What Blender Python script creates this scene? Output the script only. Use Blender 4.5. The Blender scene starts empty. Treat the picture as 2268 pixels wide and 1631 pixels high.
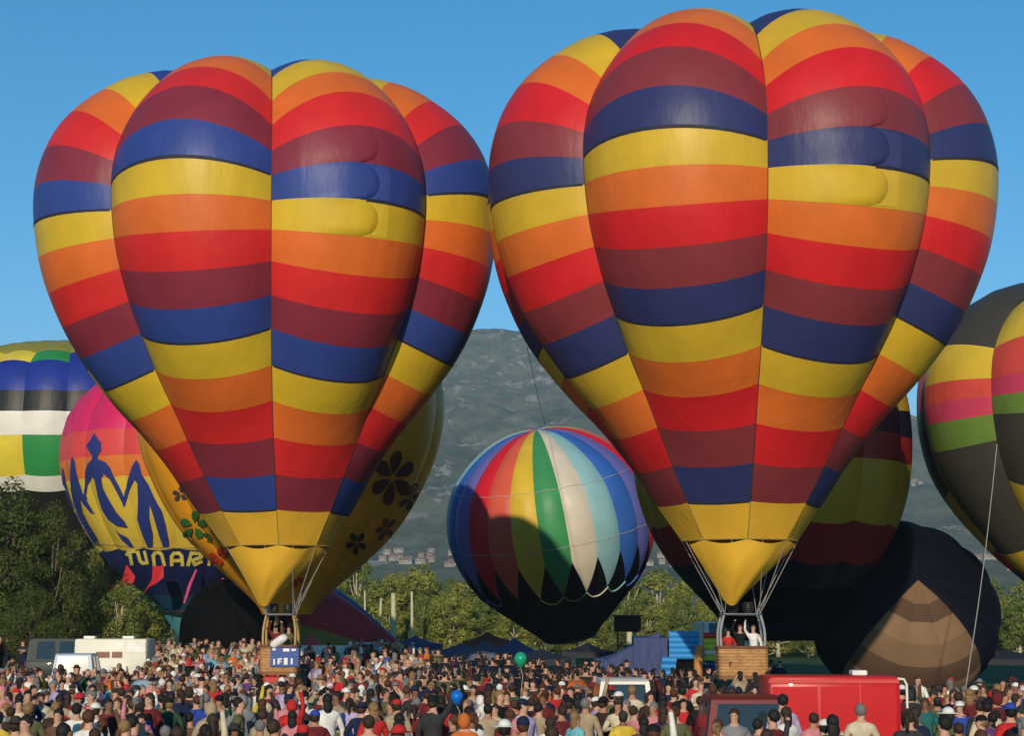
import bpy, bmesh, math, random
from mathutils import Vector, Matrix
from mathutils.bvhtree import BVHTree
from math import sin, cos, pi, radians, atan2, sqrt, asin, tan

SC = bpy.context.scene
COL = SC.collection
random.seed(7)

# ------------------------------------------------------------------ camera, sky, sun, exposure
F = 4232.0            # focal length in units of a 2268 px wide picture
CX, CY = 1134.0, 815.5
CAMZ = 3.0
PITCH = math.atan((1400 - CY) / F)
cam = bpy.data.cameras.new('camera')
camo = bpy.data.objects.new('camera', cam)
COL.objects.link(camo)
camo.location = (0, 0, CAMZ)
camo.rotation_euler = (pi / 2 + PITCH, 0, 0)
cam.sensor_width = 36
cam.lens = 36 * F / 2268
cam.clip_end = 30000
cam.clip_start = 0.5
SC.camera = camo

SUN_AZ, SUN_EL = 6.5, 17.0          # sun behind the camera, a little to its left
SUN_DIR = Vector((sin(radians(SUN_AZ)) * cos(radians(SUN_EL)), cos(radians(SUN_AZ)) * cos(radians(SUN_EL)), -sin(radians(SUN_EL))))
w = bpy.data.worlds.new('World')
SC.world = w
w.use_nodes = True
nt = w.node_tree
for n_ in list(nt.nodes): nt.nodes.remove(n_)
sky = nt.nodes.new('ShaderNodeTexSky')
sky.sky_type = 'NISHITA'
sky.sun_disc = False
sky.sun_elevation = radians(SUN_EL)
sky.sun_rotation = radians(180 + SUN_AZ)
sky.altitude = 2500
sky.air_density = 1.0
sky.dust_density = 0.3
sky.ozone_density = 2.5
hs = nt.nodes.new('ShaderNodeHueSaturation')
hs.inputs['Saturation'].default_value = 1.36
hs.inputs['Hue'].default_value = 0.488
bg = nt.nodes.new('ShaderNodeBackground')
bg.inputs['Strength'].default_value = 0.145
wo = nt.nodes.new('ShaderNodeOutputWorld')
nt.links.new(sky.outputs[0], hs.inputs['Color'])
nt.links.new(hs.outputs[0], bg.inputs['Color'])
nt.links.new(bg.outputs[0], wo.inputs['Surface'])
sl = bpy.data.lights.new('sun', 'SUN')
sl.energy = 3.7
sl.angle = radians(0.53)
sl.color = (1.0, 0.87, 0.66)
so = bpy.data.objects.new('sun', sl)
COL.objects.link(so)
so.rotation_euler = SUN_DIR.to_track_quat('-Z', 'Y').to_euler()
so.location = (-20, -60, 60)
SC.view_settings.view_transform = 'Standard'
SC.view_settings.look = 'None'
SC.view_settings.gamma = 1
SC.view_settings.exposure = 0.0
SC.view_settings.use_curve_mapping = False
SC.cycles.max_bounces = 5
SC.cycles.volume_bounces = 0
SC.cycles.use_denoising = True

CP, SP = cos(PITCH), sin(PITCH)
def ray(px, py):
    xc, yc = (px - CX) / F, (CY - py) / F
    return Vector((xc, CP - yc * SP, SP + yc * CP))
def W(px, py, Y):                     # the point at depth Y seen at picture position px, py
    d = ray(px, py)
    t = Y / d.y
    return Vector((d.x * t, Y, CAMZ + d.z * t))
def proj(p):
    x, y, z = p[0], p[1], p[2] - CAMZ
    f = y * CP + z * SP
    return CX + F * x / f, CY - F * (z * CP - y * SP) / f

# ------------------------------------------------------------------ materials
MAT = {}
def lin(c):
    c = c / 255.0
    return c / 12.92 if c < 0.04045 else ((c + 0.055) / 1.055) ** 2.4
def rgb(r, g, b): return (lin(r), lin(g), lin(b))
def mat(name, col, rough=0.6, spec=0.3, metal=0.0, var=0.12, scale=3.0, bump=0.0, bscale=30.0, trans=0.0, coat=0.0):
    if name in MAT: return MAT[name]
    m = bpy.data.materials.new(name); m.use_nodes = True
    nt = m.node_tree; b = nt.nodes['Principled BSDF']
    b.inputs['Roughness'].default_value = rough
    b.inputs['Specular IOR Level'].default_value = spec
    b.inputs['Metallic'].default_value = metal
    b.inputs['Coat Weight'].default_value = coat
    tc = nt.nodes.new('ShaderNodeTexCoord')
    nz = nt.nodes.new('ShaderNodeTexNoise'); nz.inputs['Scale'].default_value = scale; nz.inputs['Detail'].default_value = 4
    nt.links.new(tc.outputs['Object'], nz.inputs['Vector'])
    rp = nt.nodes.new('ShaderNodeValToRGB')
    rp.color_ramp.elements[0].position = 0.3; rp.color_ramp.elements[1].position = 0.7
    rp.color_ramp.elements[0].color = (*[c * (1 - var) for c in col], 1)
    rp.color_ramp.elements[1].color = (*[min(1, c * (1 + var)) for c in col], 1)
    nt.links.new(nz.outputs['Fac'], rp.inputs['Fac'])
    nt.links.new(rp.outputs['Color'], b.inputs['Base Color'])
    if bump:
        n2 = nt.nodes.new('ShaderNodeTexNoise'); n2.inputs['Scale'].default_value = bscale; n2.inputs['Detail'].default_value = 3
        nt.links.new(tc.outputs['Object'], n2.inputs['Vector'])
        bp = nt.nodes.new('ShaderNodeBump'); bp.inputs['Strength'].default_value = bump; bp.inputs['Distance'].default_value = 0.05
        nt.links.new(n2.outputs['Fac'], bp.inputs['Height'])
        nt.links.new(bp.outputs['Normal'], b.inputs['Normal'])
    if trans:
        tr = nt.nodes.new('ShaderNodeBsdfTranslucent')
        nt.links.new(rp.outputs['Color'], tr.inputs['Color'])
        mx = nt.nodes.new('ShaderNodeMixShader'); mx.inputs[0].default_value = trans
        nt.links.new(b.outputs[0], mx.inputs[1]); nt.links.new(tr.outputs[0], mx.inputs[2])
        nt.links.new(mx.outputs[0], nt.nodes['Material Output'].inputs['Surface'])
    MAT[name] = m
    return m

def fabric(name, col, rough=0.44, spec=0.27, trans=0.1, var=0.08):
    """balloon nylon: thin, a little shiny, long soft wrinkles and a fine crinkle"""
    if name in MAT: return MAT[name]
    m = mat(name, col, rough, spec, var=var, scale=0.8, trans=trans)
    nt = m.node_tree; b = nt.nodes['Principled BSDF']
    tc = [n for n in nt.nodes if n.type == 'TEX_COORD'][0]
    mp = nt.nodes.new('ShaderNodeMapping'); mp.inputs['Scale'].default_value = (1.0, 1.0, 0.3)
    nt.links.new(tc.outputs['Object'], mp.inputs['Vector'])
    n1 = nt.nodes.new('ShaderNodeTexNoise'); n1.inputs['Scale'].default_value = 1.6; n1.inputs['Detail'].default_value = 5; n1.inputs['Roughness'].default_value = 0.55
    nt.links.new(mp.outputs[0], n1.inputs['Vector'])
    bp = nt.nodes.new('ShaderNodeBump'); bp.inputs['Strength'].default_value = 0.26; bp.inputs['Distance'].default_value = 0.16
    nt.links.new(n1.outputs['Fac'], bp.inputs['Height'])
    nt.links.new(bp.outputs['Normal'], b.inputs['Normal'])
    return m

# ------------------------------------------------------------------ object helpers
def tag(o, label=None, cat=None, group=None, kind=None):
    if label: o['label'] = label
    if cat: o['category'] = cat
    if group: o['group'] = group
    if kind: o['kind'] = kind
    return o
def empty(name, loc=(0, 0, 0), rz=0.0, rot=None):
    o = bpy.data.objects.new(name, None); COL.objects.link(o)
    o.location = loc; o.rotation_euler = rot or (0, 0, rz); o.empty_display_size = 0.2
    return o
def link(name, me, parent=None, loc=None):
    o = bpy.data.objects.new(name, me); COL.objects.link(o)
    if parent is not None: o.parent = parent
    if loc is not None: o.location = loc
    return o
def mesh(name, verts, faces, mats, midx=None, smooth=True, normals=None):
    me = bpy.data.meshes.new(name)
    me.from_pydata([tuple(v) for v in verts], [], faces)
    if not isinstance(mats, (list, tuple)): mats = [mats]
    for m in mats: me.materials.append(m)
    if midx: me.polygons.foreach_set('material_index', midx)
    me.polygons.foreach_set('use_smooth', [smooth] * len(me.polygons))
    me.update()
    if normals: me.normals_split_custom_set_from_vertices([tuple(n) for n in normals])
    return me

class MB:
    """collects simple solids into one mesh"""
    def __init__(s): s.v = []; s.f = []; s.m = []
    def add(s, v, f, mi=0):
        o = len(s.v); s.v += [Vector(x) for x in v]; s.f += [tuple(i + o for i in q) for q in f]; s.m += [mi] * len(f)
        return s
    def box(s, x0, y0, z0, x1, y1, z1, mi=0, bev=0.0, mtx=None):
        if bev > 0:
            bm = bmesh.new()
            bmesh.ops.create_cube(bm, size=1)
            for v in bm.verts: v.co = Vector(((x0 + x1) / 2 + v.co.x * (x1 - x0), (y0 + y1) / 2 + v.co.y * (y1 - y0), (z0 + z1) / 2 + v.co.z * (z1 - z0)))
            bmesh.ops.bevel(bm, geom=bm.edges[:], offset=bev, segments=2, affect='EDGES', profile=0.5)
            bm.verts.index_update()
            v = [x.co.copy() for x in bm.verts]; f = [[q.index for q in p.verts] for p in bm.faces]; bm.free()
        else:
            v = [Vector(q) for q in ((x0, y0, z0), (x1, y0, z0), (x1, y1, z0), (x0, y1, z0), (x0, y0, z1), (x1, y0, z1), (x1, y1, z1), (x0, y1, z1))]
            f = [(0, 3, 2, 1), (4, 5, 6, 7), (0, 1, 5, 4), (1, 2, 6, 5), (2, 3, 7, 6), (3, 0, 4, 7)]
        if mtx: v = [mtx @ q for q in v]
        return s.add(v, f, mi)
    def tube(s, pts, r, n=8, mi=0, cap=True):
        pts = [Vector(p) for p in pts]
        rs = r if isinstance(r, (list, tuple)) else [r] * len(pts)
        v = []; f = []
        up = None
        for i, p in enumerate(pts):
            d = (pts[min(i + 1, len(pts) - 1)] - pts[max(i - 1, 0)])
            if d.length < 1e-9: d = Vector((0, 0, 1))
            d.normalize()
            if up is None: up = Vector((0, 0, 1)) if abs(d.z) < 0.9 else Vector((1, 0, 0))
            a = d.cross(up).normalized(); b = a.cross(d).normalized(); up = b
            for k in range(n):
                t = 2 * pi * k / n
                v.append(p + (a * cos(t) + b * sin(t)) * rs[i])
        for i in range(len(pts) - 1):
            for k in range(n):
                f.append((i * n + k, i * n + (k + 1) % n, (i + 1) * n + (k + 1) % n, (i + 1) * n + k))
        if cap:
            f.append(tuple(range(n))[::-1]); f.append(tuple(range((len(pts) - 1) * n, len(pts) * n)))
        return s.add(v, f, mi)
    def lathe(s, prof, n=16, c=(0, 0, 0), mi=0, axis='z'):
        v = []; f = []
        for r, z in prof:
            for k in range(n):
                t = 2 * pi * k / n
                q = (r * cos(t), r * sin(t), z)
                if axis == 'y': q = (q[0], q[2], q[1])
                if axis == 'x': q = (q[2], q[0], q[1])
                v.append(Vector(q) + Vector(c))
        for i in range(len(prof) - 1):
            for k in range(n):
                f.append((i * n + k, i * n + (k + 1) % n, (i + 1) * n + (k + 1) % n, (i + 1) * n + k))
        f.append(tuple(range(n))[::-1]); f.append(tuple(range((len(prof) - 1) * n, len(prof) * n)))
        return s.add(v, f, mi)
    def prism(s, poly, x0, x1, mi=0):
        """polygon in y,z swept along x"""
        n = len(poly)
        v = [(x0, a, b) for a, b in poly] + [(x1, a, b) for a, b in poly]
        f = [(i, (i + 1) % n, n + (i + 1) % n, n + i) for i in range(n)]
        f += [tuple(range(n))[::-1], tuple(range(n, 2 * n))]
        return s.add(v, f, mi)
    def mesh(s, name, mats, smooth=False):
        me = mesh(name, s.v, s.f, mats, s.m, smooth)
        bm = bmesh.new(); bm.from_mesh(me); bmesh.ops.recalc_face_normals(bm, faces=bm.faces[:]); bm.to_mesh(me); bm.free()
        return me
    def build(s, name, mats, parent=None, smooth=False, loc=None):
        o = link(name, s.mesh(name, mats, smooth), parent, loc)
        if smooth:
            try: o.data.set_sharp_from_angle(angle=radians(40))
            except Exception: pass
        return o

def smooth01(a, b, x):
    t = max(0.0, min(1.0, (x - a) / (b - a)))
    return t * t * (3 - 2 * t)
def hnoise(x, y, seed=0):
    from mathutils import noise
    return noise.noise(Vector((x, y, seed * 7.31)))

# ------------------------------------------------------------------ ground, mountain
def ground_z(x, y):
    """meadow: level in front, rising slowly on the left behind the balloons"""
    left = 1 - smooth01(-6, 4, x + (y - 80) * 0.05)
    return 1.0 * smooth01(66, 105, y) * left + 0.5 * smooth01(110, 190, y)

m_grass = mat('grass_ground', (0.045, 0.075, 0.02), 0.9, 0.1, var=0.45, scale=0.35, bump=0.6, bscale=6)
def build_ground():
    xs = [-4000, -2000, -1000, -500, -250, -150, -110] + list(range(-90, 91, 3)) + [110, 150, 250, 500, 1000, 2000, 4000]
    ys = [-60, -30, 0] + list(range(6, 200, 3)) + [215, 240, 280, 340, 420, 520, 700, 1000, 1600, 3000, 6800]
    v = [(x, y, ground_z(x, y) + (0.04 * hnoise(x * 0.3, y * 0.3) if y < 200 else 0)) for y in ys for x in xs]
    nx = len(xs)
    f = [(j * nx + i, j * nx + i + 1, (j + 1) * nx + i + 1, (j + 1) * nx + i) for j in range(len(ys) - 1) for i in range(nx - 1)]
    tag(link('ground', mesh('ground', v, f, m_grass)), kind='structure')
build_ground()

def mountain_h(x, y):
    foot = 900 + 60 * hnoise(x * 0.002, 3.0)
    base = 52 * smooth01(foot, 1500, y)
    ridge = 3800.0
    xc = x + 40
    crest = 612 - 26 * xc * xc / (xc * xc + 110 * 110) - (0.00022 * xc * xc if abs(xc) < 900 else 0.00022 * 810000 + 0.28 * (abs(xc) - 900))
    crest = max(crest, 150) + 9 * hnoise(x * 0.0031, 9.1) + 5 * hnoise(x * 0.012, 4.4) + 3 * hnoise(x * 0.05, 2.2)
    t = max(0.0, min(1.25, (y - 1500) / (ridge - 1500)))
    prof = t ** 1.25 if t <= 1 else 1 - (t - 1) * 1.6
    rough = 34 * hnoise(x * 0.0035, y * 0.0022, 1) + 17 * hnoise(x * 0.009, y * 0.006, 2) + 7 * hnoise(x * 0.024, y * 0.018, 3)
    rav = -26 * (1 - abs(hnoise(x * 0.0045 + 0.3 * hnoise(x * .002, y * .002, 5), y * 0.0009, 6)) * 2.2)
    env = smooth01(0.02, 0.35, t) * (1 - smooth01(0.82, 1.0, t))
    return base + (crest - 52) * max(prof, -0.05) + (rough + rav) * env

def mountain_mat():
    m = bpy.data.materials.new('mountain_scrub'); m.use_nodes = True
    nt = m.node_tree; b = nt.nodes['Principled BSDF']; b.inputs['Roughness'].default_value = 0.95; b.inputs['Specular IOR Level'].default_value = 0.05
    tc = nt.nodes.new('ShaderNodeTexCoord')
    mp = nt.nodes.new('ShaderNodeMapping'); mp.inputs['Scale'].default_value = (1, 0.3, 1); nt.links.new(tc.outputs['Object'], mp.inputs['Vector'])
    def noise(scale, detail, rough=0.6):
        n = nt.nodes.new('ShaderNodeTexNoise'); n.inputs['Scale'].default_value = scale; n.inputs['Detail'].default_value = detail; n.inputs['Roughness'].default_value = rough
        nt.links.new(mp.outputs[0], n.inputs['Vector']); return n
    def ramp(p0, c0, p1, c1):
        r = nt.nodes.new('ShaderNodeValToRGB'); e = r.color_ramp.elements
        e[0].position, e[0].color, e[1].position, e[1].color = p0, (*c0, 1), p1, (*c1, 1); return r
    n1 = noise(0.02, 10, 0.75); r1 = ramp(0.38, (0.026, 0.048, 0.022), 0.60, (0.150, 0.155, 0.090)); nt.links.new(n1.outputs['Fac'], r1.inputs['Fac'])
    n2 = noise(0.035, 6, 0.7); r2 = ramp(0.555, (0, 0, 0), 0.60, (1, 1, 1)); nt.links.new(n2.outputs['Fac'], r2.inputs['Fac'])
    n3 = noise(0.006, 3, 0.5); r3 = ramp(0.46, (0, 0, 0), 0.54, (1, 1, 1)); nt.links.new(n3.outputs['Fac'], r3.inputs['Fac'])
    mu = nt.nodes.new('ShaderNodeMath'); mu.operation = 'MULTIPLY'
    nt.links.new(r2.outputs['Color'], mu.inputs[0]); nt.links.new(r3.outputs['Color'], mu.inputs[1])
    mx = nt.nodes.new('ShaderNodeMix'); mx.data_type = 'RGBA'
    nt.links.new(mu.outputs[0], mx.inputs['Factor']); nt.links.new(r1.outputs['Color'], mx.inputs['A']); mx.inputs['B'].default_value = (0.34, 0.28, 0.23, 1)
    nt.links.new(mx.outputs['Result'], b.inputs['Base Color'])
    bp = nt.nodes.new('ShaderNodeBump'); bp.inputs['Strength'].default_value = 0.7; bp.inputs['Distance'].default_value = 12
    nt.links.new(n2.outputs['Fac'], bp.inputs['Height']); nt.links.new(bp.outputs['Normal'], b.inputs['Normal'])
    return m
def build_mountain():
    xs = [-3600 + i * 60 for i in range(0, 44)] + [-960 + i * 11 for i in range(0, 175)] + [960 + i * 60 for i in range(0, 45)]
    ys = [880 + i * 32 for i in range(0, 120)]
    nx = len(xs)
    v = [(x, y, mountain_h(x, y) - 1.0) for y in ys for x in xs]
    f = [(j * nx + i, j * nx + i + 1, (j + 1) * nx + i + 1, (j + 1) * nx + i) for j in range(len(ys) - 1) for i in range(nx - 1)]
    tag(link('mountain', mesh('mountain', v, f, mountain_mat())), kind='structure')
build_mountain()

# haze: one closed box of thin air round everything
hv = MB().box(-4300, -90, -12, 4300, 7000, 720)
hm = bpy.data.materials.new('haze_air'); hm.use_nodes = True
for n_ in list(hm.node_tree.nodes):
    if n_.type == 'BSDF_PRINCIPLED': hm.node_tree.nodes.remove(n_)
pv = hm.node_tree.nodes.new('ShaderNodeVolumePrincipled')
pv.inputs['Color'].default_value = (0.70, 0.86, 0.97, 1)
pv.inputs['Density'].default_value = 0.00013
hm.node_tree.links.new(pv.outputs[0], hm.node_tree.nodes['Material Output'].inputs['Volume'])
hz = hv.build('haze', hm)
tag(hz, kind='stuff')

# ------------------------------------------------------------------ balloon envelopes
class Env:
    """a gored envelope in local coordinates: a profile of tape radii and gores that bulge between the tapes"""
    def __init__(s, zr, n, rot, sag, lean=None, M=260):
        s.n, s.rot, s.sag, s.lean = n, rot, sag, lean
        P = [Vector((r, z)) for z, r in zr]
        dense = []
        for i in range(len(P) - 1):
            p0, p1, p2, p3 = P[max(i - 1, 0)], P[i], P[i + 1], P[min(i + 2, len(P) - 1)]
            if i == 0: p0 = Vector((-p2.x, p2.y)) if p1.x < 1e-6 else p0
            for k in range(24):
                t = k / 24
                dense.append(0.5 * ((2 * p1) + (p2 - p0) * t + (2 * p0 - 5 * p1 + 4 * p2 - p3) * t * t + (3 * p1 - p0 - 3 * p2 + p3) * t ** 3))
        dense.append(P[-1])
        L = [0]
        for a, b in zip(dense, dense[1:]): L.append(L[-1] + (b - a).length)
        s.len = L[-1]
        s.tab = []
        j = 0
        for k in range(M + 1):
            l = s.len * k / M
            while j < len(L) - 2 and L[j + 1] < l: j += 1
            t = (l - L[j]) / max(1e-9, L[j + 1] - L[j])
            s.tab.append(dense[j].lerp(dense[j + 1], t))
        s.nrm = []
        for k in range(M + 1):
            d = s.tab[min(k + 2, M)] - s.tab[max(k - 2, 0)]
            s.nrm.append(Vector((-d.y, d.x)).normalized())     # outward when going from top to bottom
        s.M = M
    def prof(s, v):
        x = max(0.0, min(1.0, v)) * s.M; i = min(int(x), s.M - 1); t = x - i
        p = s.tab[i].lerp(s.tab[i + 1], t); q = s.nrm[i].lerp(s.nrm[i + 1], t)
        return max(p.x, 1e-4), p.y, q
    arch = None
    def pt(s, g, u, v, off=0.0):
        if s.arch: v = max(0.0, v - s.arch(v) * (1 - (2 * u - 1) ** 2))
        r, z, nn = s.prof(v)
        al = pi / s.n
        h, mid = r * sin(al), r * cos(al)
        sg = s.sag(v) * r
        if sg > 1e-4:
            rho = (h * h + sg * sg) / (2 * sg); th = asin(min(1, h / rho))
            t = (2 * u - 1) * th
            lat = (rho + off) * sin(t); b = (rho + off) * cos(t) - rho * cos(th)
        else:
            lat = (2 * u - 1) * h; b = off
        a = s.rot + (g + 0.5) * 2 * pi / s.n
        R = mid + b * nn.x; Z = z + b * nn.y
        p = Vector((R * sin(a) + lat * cos(a), -R * cos(a) + lat * sin(a), Z))
        if s.lean: p.x += s.lean(Z)
        return p
    def normal(s, g, u, v):
        e = 2e-3
        du = s.pt(g, u + e, v) - s.pt(g, u - e, v)
        v0 = min(max(v, 3 * e), 1 - e)
        dv = s.pt(g, u, v0 + e) - s.pt(g, u, v0 - e)
        n = dv.cross(du)
        return n.normalized() if n.length > 1e-12 else Vector((0, 0, 1))
    def v_at(s, root, py, v0=0.06):
        """meridian position of the front tape that is seen at picture height py"""
        a, b = v0, 1.0
        for _ in range(40):
            c = (a + b) / 2
            if proj(root + s.pt(0, 0.0, c))[1] < py: a = c
            else: b = c
        return (a + b) / 2
    def patch(s, name, g, v0, v1, nu, nv, m, u0=0.0, u1=1.0, off=0.0, midx=None):
        V = []; N = []; Fc = []
        for j in range(nv + 1):
            for i in range(nu + 1):
                u = u0 + (u1 - u0) * i / nu; v = v0 + (v1 - v0) * j / nv
                V.append(s.pt(g, u, v, off)); N.append(s.normal(g, min(max(u, .004), .996), v))
        for j in range(nv):
            for i in range(nu):
                a = j * (nu + 1) + i
                Fc.append((a, a + nu + 1, a + nu + 2, a + 1))
        return mesh(name, V, Fc, m, midx, True, N)
    def tape(s, name, g, v0, v1, nv, m, wd=0.03, off=0.02):
        V = []; Fc = []
        for j in range(nv + 1):
            v = v0 + (v1 - v0) * j / nv
            p = s.pt(g, 0.0, v)
            a = s.rot + g * 2 * pi / s.n
            t = Vector((cos(a), sin(a), 0)); q = s.prof(v)[2]
            o = Vector((sin(a) * q.x, -cos(a) * q.x, q.y)) * off
            V += [p - t * wd - o * 0.2, p + o, p + t * wd - o * 0.2]
        for j in range(nv):
            for i in range(2):
                a = j * 3 + i; Fc.append((a, a + 3, a + 4, a + 1))
        return mesh(name, V, Fc, m)

def zr_px(cx, Y, pts, k, root):
    """profile measured on the picture: (height, half width) -> local (z, tape radius)"""
    out = []
    for py, hw in pts:
        a, b = W(cx, py, Y), W(cx + hw, py, Y)
        out.append((a.z - root.z, (b.x - a.x) * (k(py) if callable(k) else k)))
    return out

m_tape = mat('load_tape_dark', (0.03, 0.025, 0.025), 0.7)
m_tape_y = mat('load_tape_ochre', (0.30, 0.20, 0.04), 0.7)
GOLD = fabric('fabric_gold', (0.72, 0.40, 0.035))
m_rope = mat('rope_pale', (0.45, 0.40, 0.34), 0.8)
m_cable = mat('steel_cable', (0.35, 0.33, 0.31), 0.4, 0.5, 0.4)
m_steel = mat('steel', (0.42, 0.42, 0.42), 0.3, 0.5, 0.9)
m_burn = mat('burner_dark', (0.05, 0.045, 0.04), 0.4, 0.5, 0.6)
m_leather = mat('leather_brown', (0.16, 0.06, 0.03), 0.5)
m_foam = mat('upright_cover_tan', (0.42, 0.26, 0.10), 0.7)
m_white = mat('white_paint', (0.74, 0.72, 0.66), 0.4)
m_black = mat('black_rubber', (0.02, 0.02, 0.02), 0.8)
m_glass = mat('dark_glass', (0.02, 0.03, 0.035), 0.08, 0.6)

def wicker_mat():
    m = bpy.data.materials.new('wicker'); m.use_nodes = True
    nt = m.node_tree; b = nt.nodes['Principled BSDF']; b.inputs['Roughness'].default_value = 0.6
    tc = nt.nodes.new('ShaderNodeTexCoord')
    mp = nt.nodes.new('ShaderNodeMapping'); mp.inputs['Rotation'].default_value = (pi / 2, 0, 0)
    nt.links.new(tc.outputs['Object'], mp.inputs['Vector'])
    br = nt.nodes.new('ShaderNodeTexBrick')
    br.inputs['Scale'].default_value = 7; br.inputs['Mortar Size'].default_value = 0.025
    br.inputs['Color1'].default_value = (0.62, 0.31, 0.10, 1); br.inputs['Color2'].default_value = (0.42, 0.19, 0.06, 1); br.inputs['Mortar'].default_value = (0.14, 0.06, 0.02, 1)
    br.inputs['Row Height'].default_value = 0.28; br.inputs['Brick Width'].default_value = 0.8
    nt.links.new(mp.outputs[0], br.inputs['Vector'])
    nz = nt.nodes.new('ShaderNodeTexNoise'); nz.inputs['Scale'].default_value = 3.5
    nt.links.new(tc.outputs['Object'], nz.inputs['Vector'])
    mx = nt.nodes.new('ShaderNodeMix'); mx.data_type = 'RGBA'; mx.blend_type = 'OVERLAY'; mx.inputs['Factor'].default_value = 0.45
    nt.links.new(br.outputs['Color'], mx.inputs['A']); nt.links.new(nz.outputs['Fac'], mx.inputs['B'])
    nt.links.new(mx.outputs['Result'], b.inputs['Base Color'])
    bp = nt.nodes.new('ShaderNodeBump'); bp.inputs['Strength'].default_value = 0.8; bp.inputs['Distance'].default_value = 0.03
    nt.links.new(br.outputs['Fac'], bp.inputs['Height']); bp.invert = True
    nt.links.new(bp.outputs['Normal'], b.inputs['Normal'])
    return m
m_wicker = wicker_mat()

def rrect(wx, wy, r, n=5):
    out = []
    for cx, cy, a0 in ((wx - r, wy - r, 0), (-wx + r, wy - r, 90), (-wx + r, -wy + r, 180), (wx - r, -wy + r, 270)):
        for k in range(n + 1):
            a = radians(a0 + 90 * k / n)
            out.append((cx + r * cos(a), cy + r * sin(a)))
    return out
def basket_parts(parent, loc, wx, wy, h, frame_z, upright_mat, rz=0.0, lower_red=False):
    """wicker basket (half sizes wx, wy), rim, skid base, four uprights, burner frame and burners, all parts of the balloon"""
    T = Matrix.Translation(Vector(loc)) @ Matrix.Rotation(rz, 4, 'Z')
    def ring(mb, z0, z1, e0, e1, mi=0, inner=None):
        a, b = rrect(wx + e0, wy + e0, 0.16), rrect(wx + e1, wy + e1, 0.16)
        n = len(a)
        v = [T @ Vector((x, y, z0)) for x, y in a] + [T @ Vector((x, y, z1)) for x, y in b]
        mb.add(v, [(i, (i + 1) % n, n + (i + 1) % n, n + i) for i in range(n)], mi)
        return n
    mb = MB()
    N = 9                                              # woven courses, each slightly rounded
    for k in range(N):
        z0, z1 = 0.10 + (h - 0.10) * k / N, 0.10 + (h - 0.10) * (k + 1) / N
        zm = (z0 + z1) / 2
        ring(mb, z0, zm, 0.0 + 0.02 * z0, 0.014 + 0.02 * z0); ring(mb, zm, z1, 0.014 + 0.02 * z0, 0.0 + 0.02 * z1)
    a = rrect(wx - 0.05, wy - 0.05, 0.14); n = len(a)   # inside and floor
    vi = [T @ Vector((x, y, h)) for x, y in a] + [T @ Vector((x, y, 0.12)) for x, y in a]
    mb.add(vi, [(i, n + i, n + (i + 1) % n, (i + 1) % n) for i in range(n)] + [tuple(range(n, 2 * n))])
    mb.build('wicker_basket', m_wicker, parent)
    mb = MB()
    pr = rrect(wx + 0.02, wy + 0.02, 0.16)
    mb.tube([T @ Vector((x, y, h + 0.02)) for x, y in pr + pr[:1]], 0.055, 8)
    mb.build('padded_rim', m_leather, parent, True)
    mb = MB(); ring(mb, 0.0, 0.13, 0.02, 0.03)
    mb.add([T @ Vector((x, y, 0.0)) for x, y in rrect(wx + 0.02, wy + 0.02, 0.16)], [tuple(range(24))])
    for sx in (-0.55, 0.0, 0.55): mb.box(sx * wx * 1.4 - 0.05, -wy - 0.03, -0.05, sx * wx * 1.4 + 0.05, wy + 0.03, 0.0, 0, 0, T)
    mb.build('base_band', mat('hide_base', (0.22, 0.09, 0.03), 0.6), parent)
    for sx in (-1, 1):
        for sy in (-1, 1):
            x0, y0 = sx * (wx - 0.10), sy * (wy - 0.10)
            p = [T @ Vector((x0 * (1 - 0.16 * t + 0.10 * sin(pi * t)), y0 * (1 - 0.2 * t), h + (frame_z - h) * t)) for t in [i / 7 for i in range(8)]]
            MB().tube(p, 0.045, 8).build('upright', upright_mat, parent, True)
    mb = MB()
    pf = rrect(wx * 0.80, wy * 0.76, 0.1)
    mb.tube([T @ Vector((x, y, frame_z)) for x, y in pf + pf[:1]], 0.04, 8)
    mb.tube([T @ Vector((-wx * 0.8, 0, frame_z)), T @ Vector((wx * 0.8, 0, frame_z))], 0.03, 8)
    mb.build('burner_frame', m_steel, parent, True)
    for sx in (-0.26, 0.26):
        mb = MB()
        mb.lathe([(0.05, -0.12), (0.12, -0.1), (0.15, 0.0), (0.17, 0.06), (0.17, 0.28), (0.13, 0.33)], 14, (0, 0, 0))
        for k in range(5): mb.tube([Vector((0.185 * cos(t * pi / 8), 0.185 * sin(t * pi / 8), 0.05 + k * 0.055)) for t in range(17)], 0.018, 6)
        o = mb.build('burner', m_burn, parent, True)
        o.location = T @ Vector((sx, 0, frame_z + 0.1))
    return T

# ---------------- the two rainbow balloons
PAL_L = dict(Y=(0.60, 0.395, 0.024), O=(0.66, 0.135, 0.022), R=(0.60, 0.022, 0.022), M=(0.22, 0.026, 0.045), B=(0.030, 0.056, 0.25))
PAL_R = dict(Y=(0.60, 0.38, 0.026), O=(0.66, 0.140, 0.022), R=(0.60, 0.016, 0.020), M=(0.22, 0.032, 0.040), B=(0.030, 0.036, 0.13))
NAMES = dict(Y='yellow', O='orange', R='red', M='maroon', B='blue')
CYC = 'YORMB'
RB_PROF = [(38, 0), (41, 110), (50, 210), (76, 318), (128, 402), (190, 460), (255, 508), (310, 537), (360, 553), (410, 561), (470, 560),
           (550, 548), (620, 525), (690, 493), (790, 433), (850, 390), (910, 340), (1010, 264), (1090, 206), (1115, 188), (1200, 128)]
RB_BANDS = [78, 133, 191, 253, 311, 372, 441, 516, 597, 676, 765, 850, 938, 1026, 1111]

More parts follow.
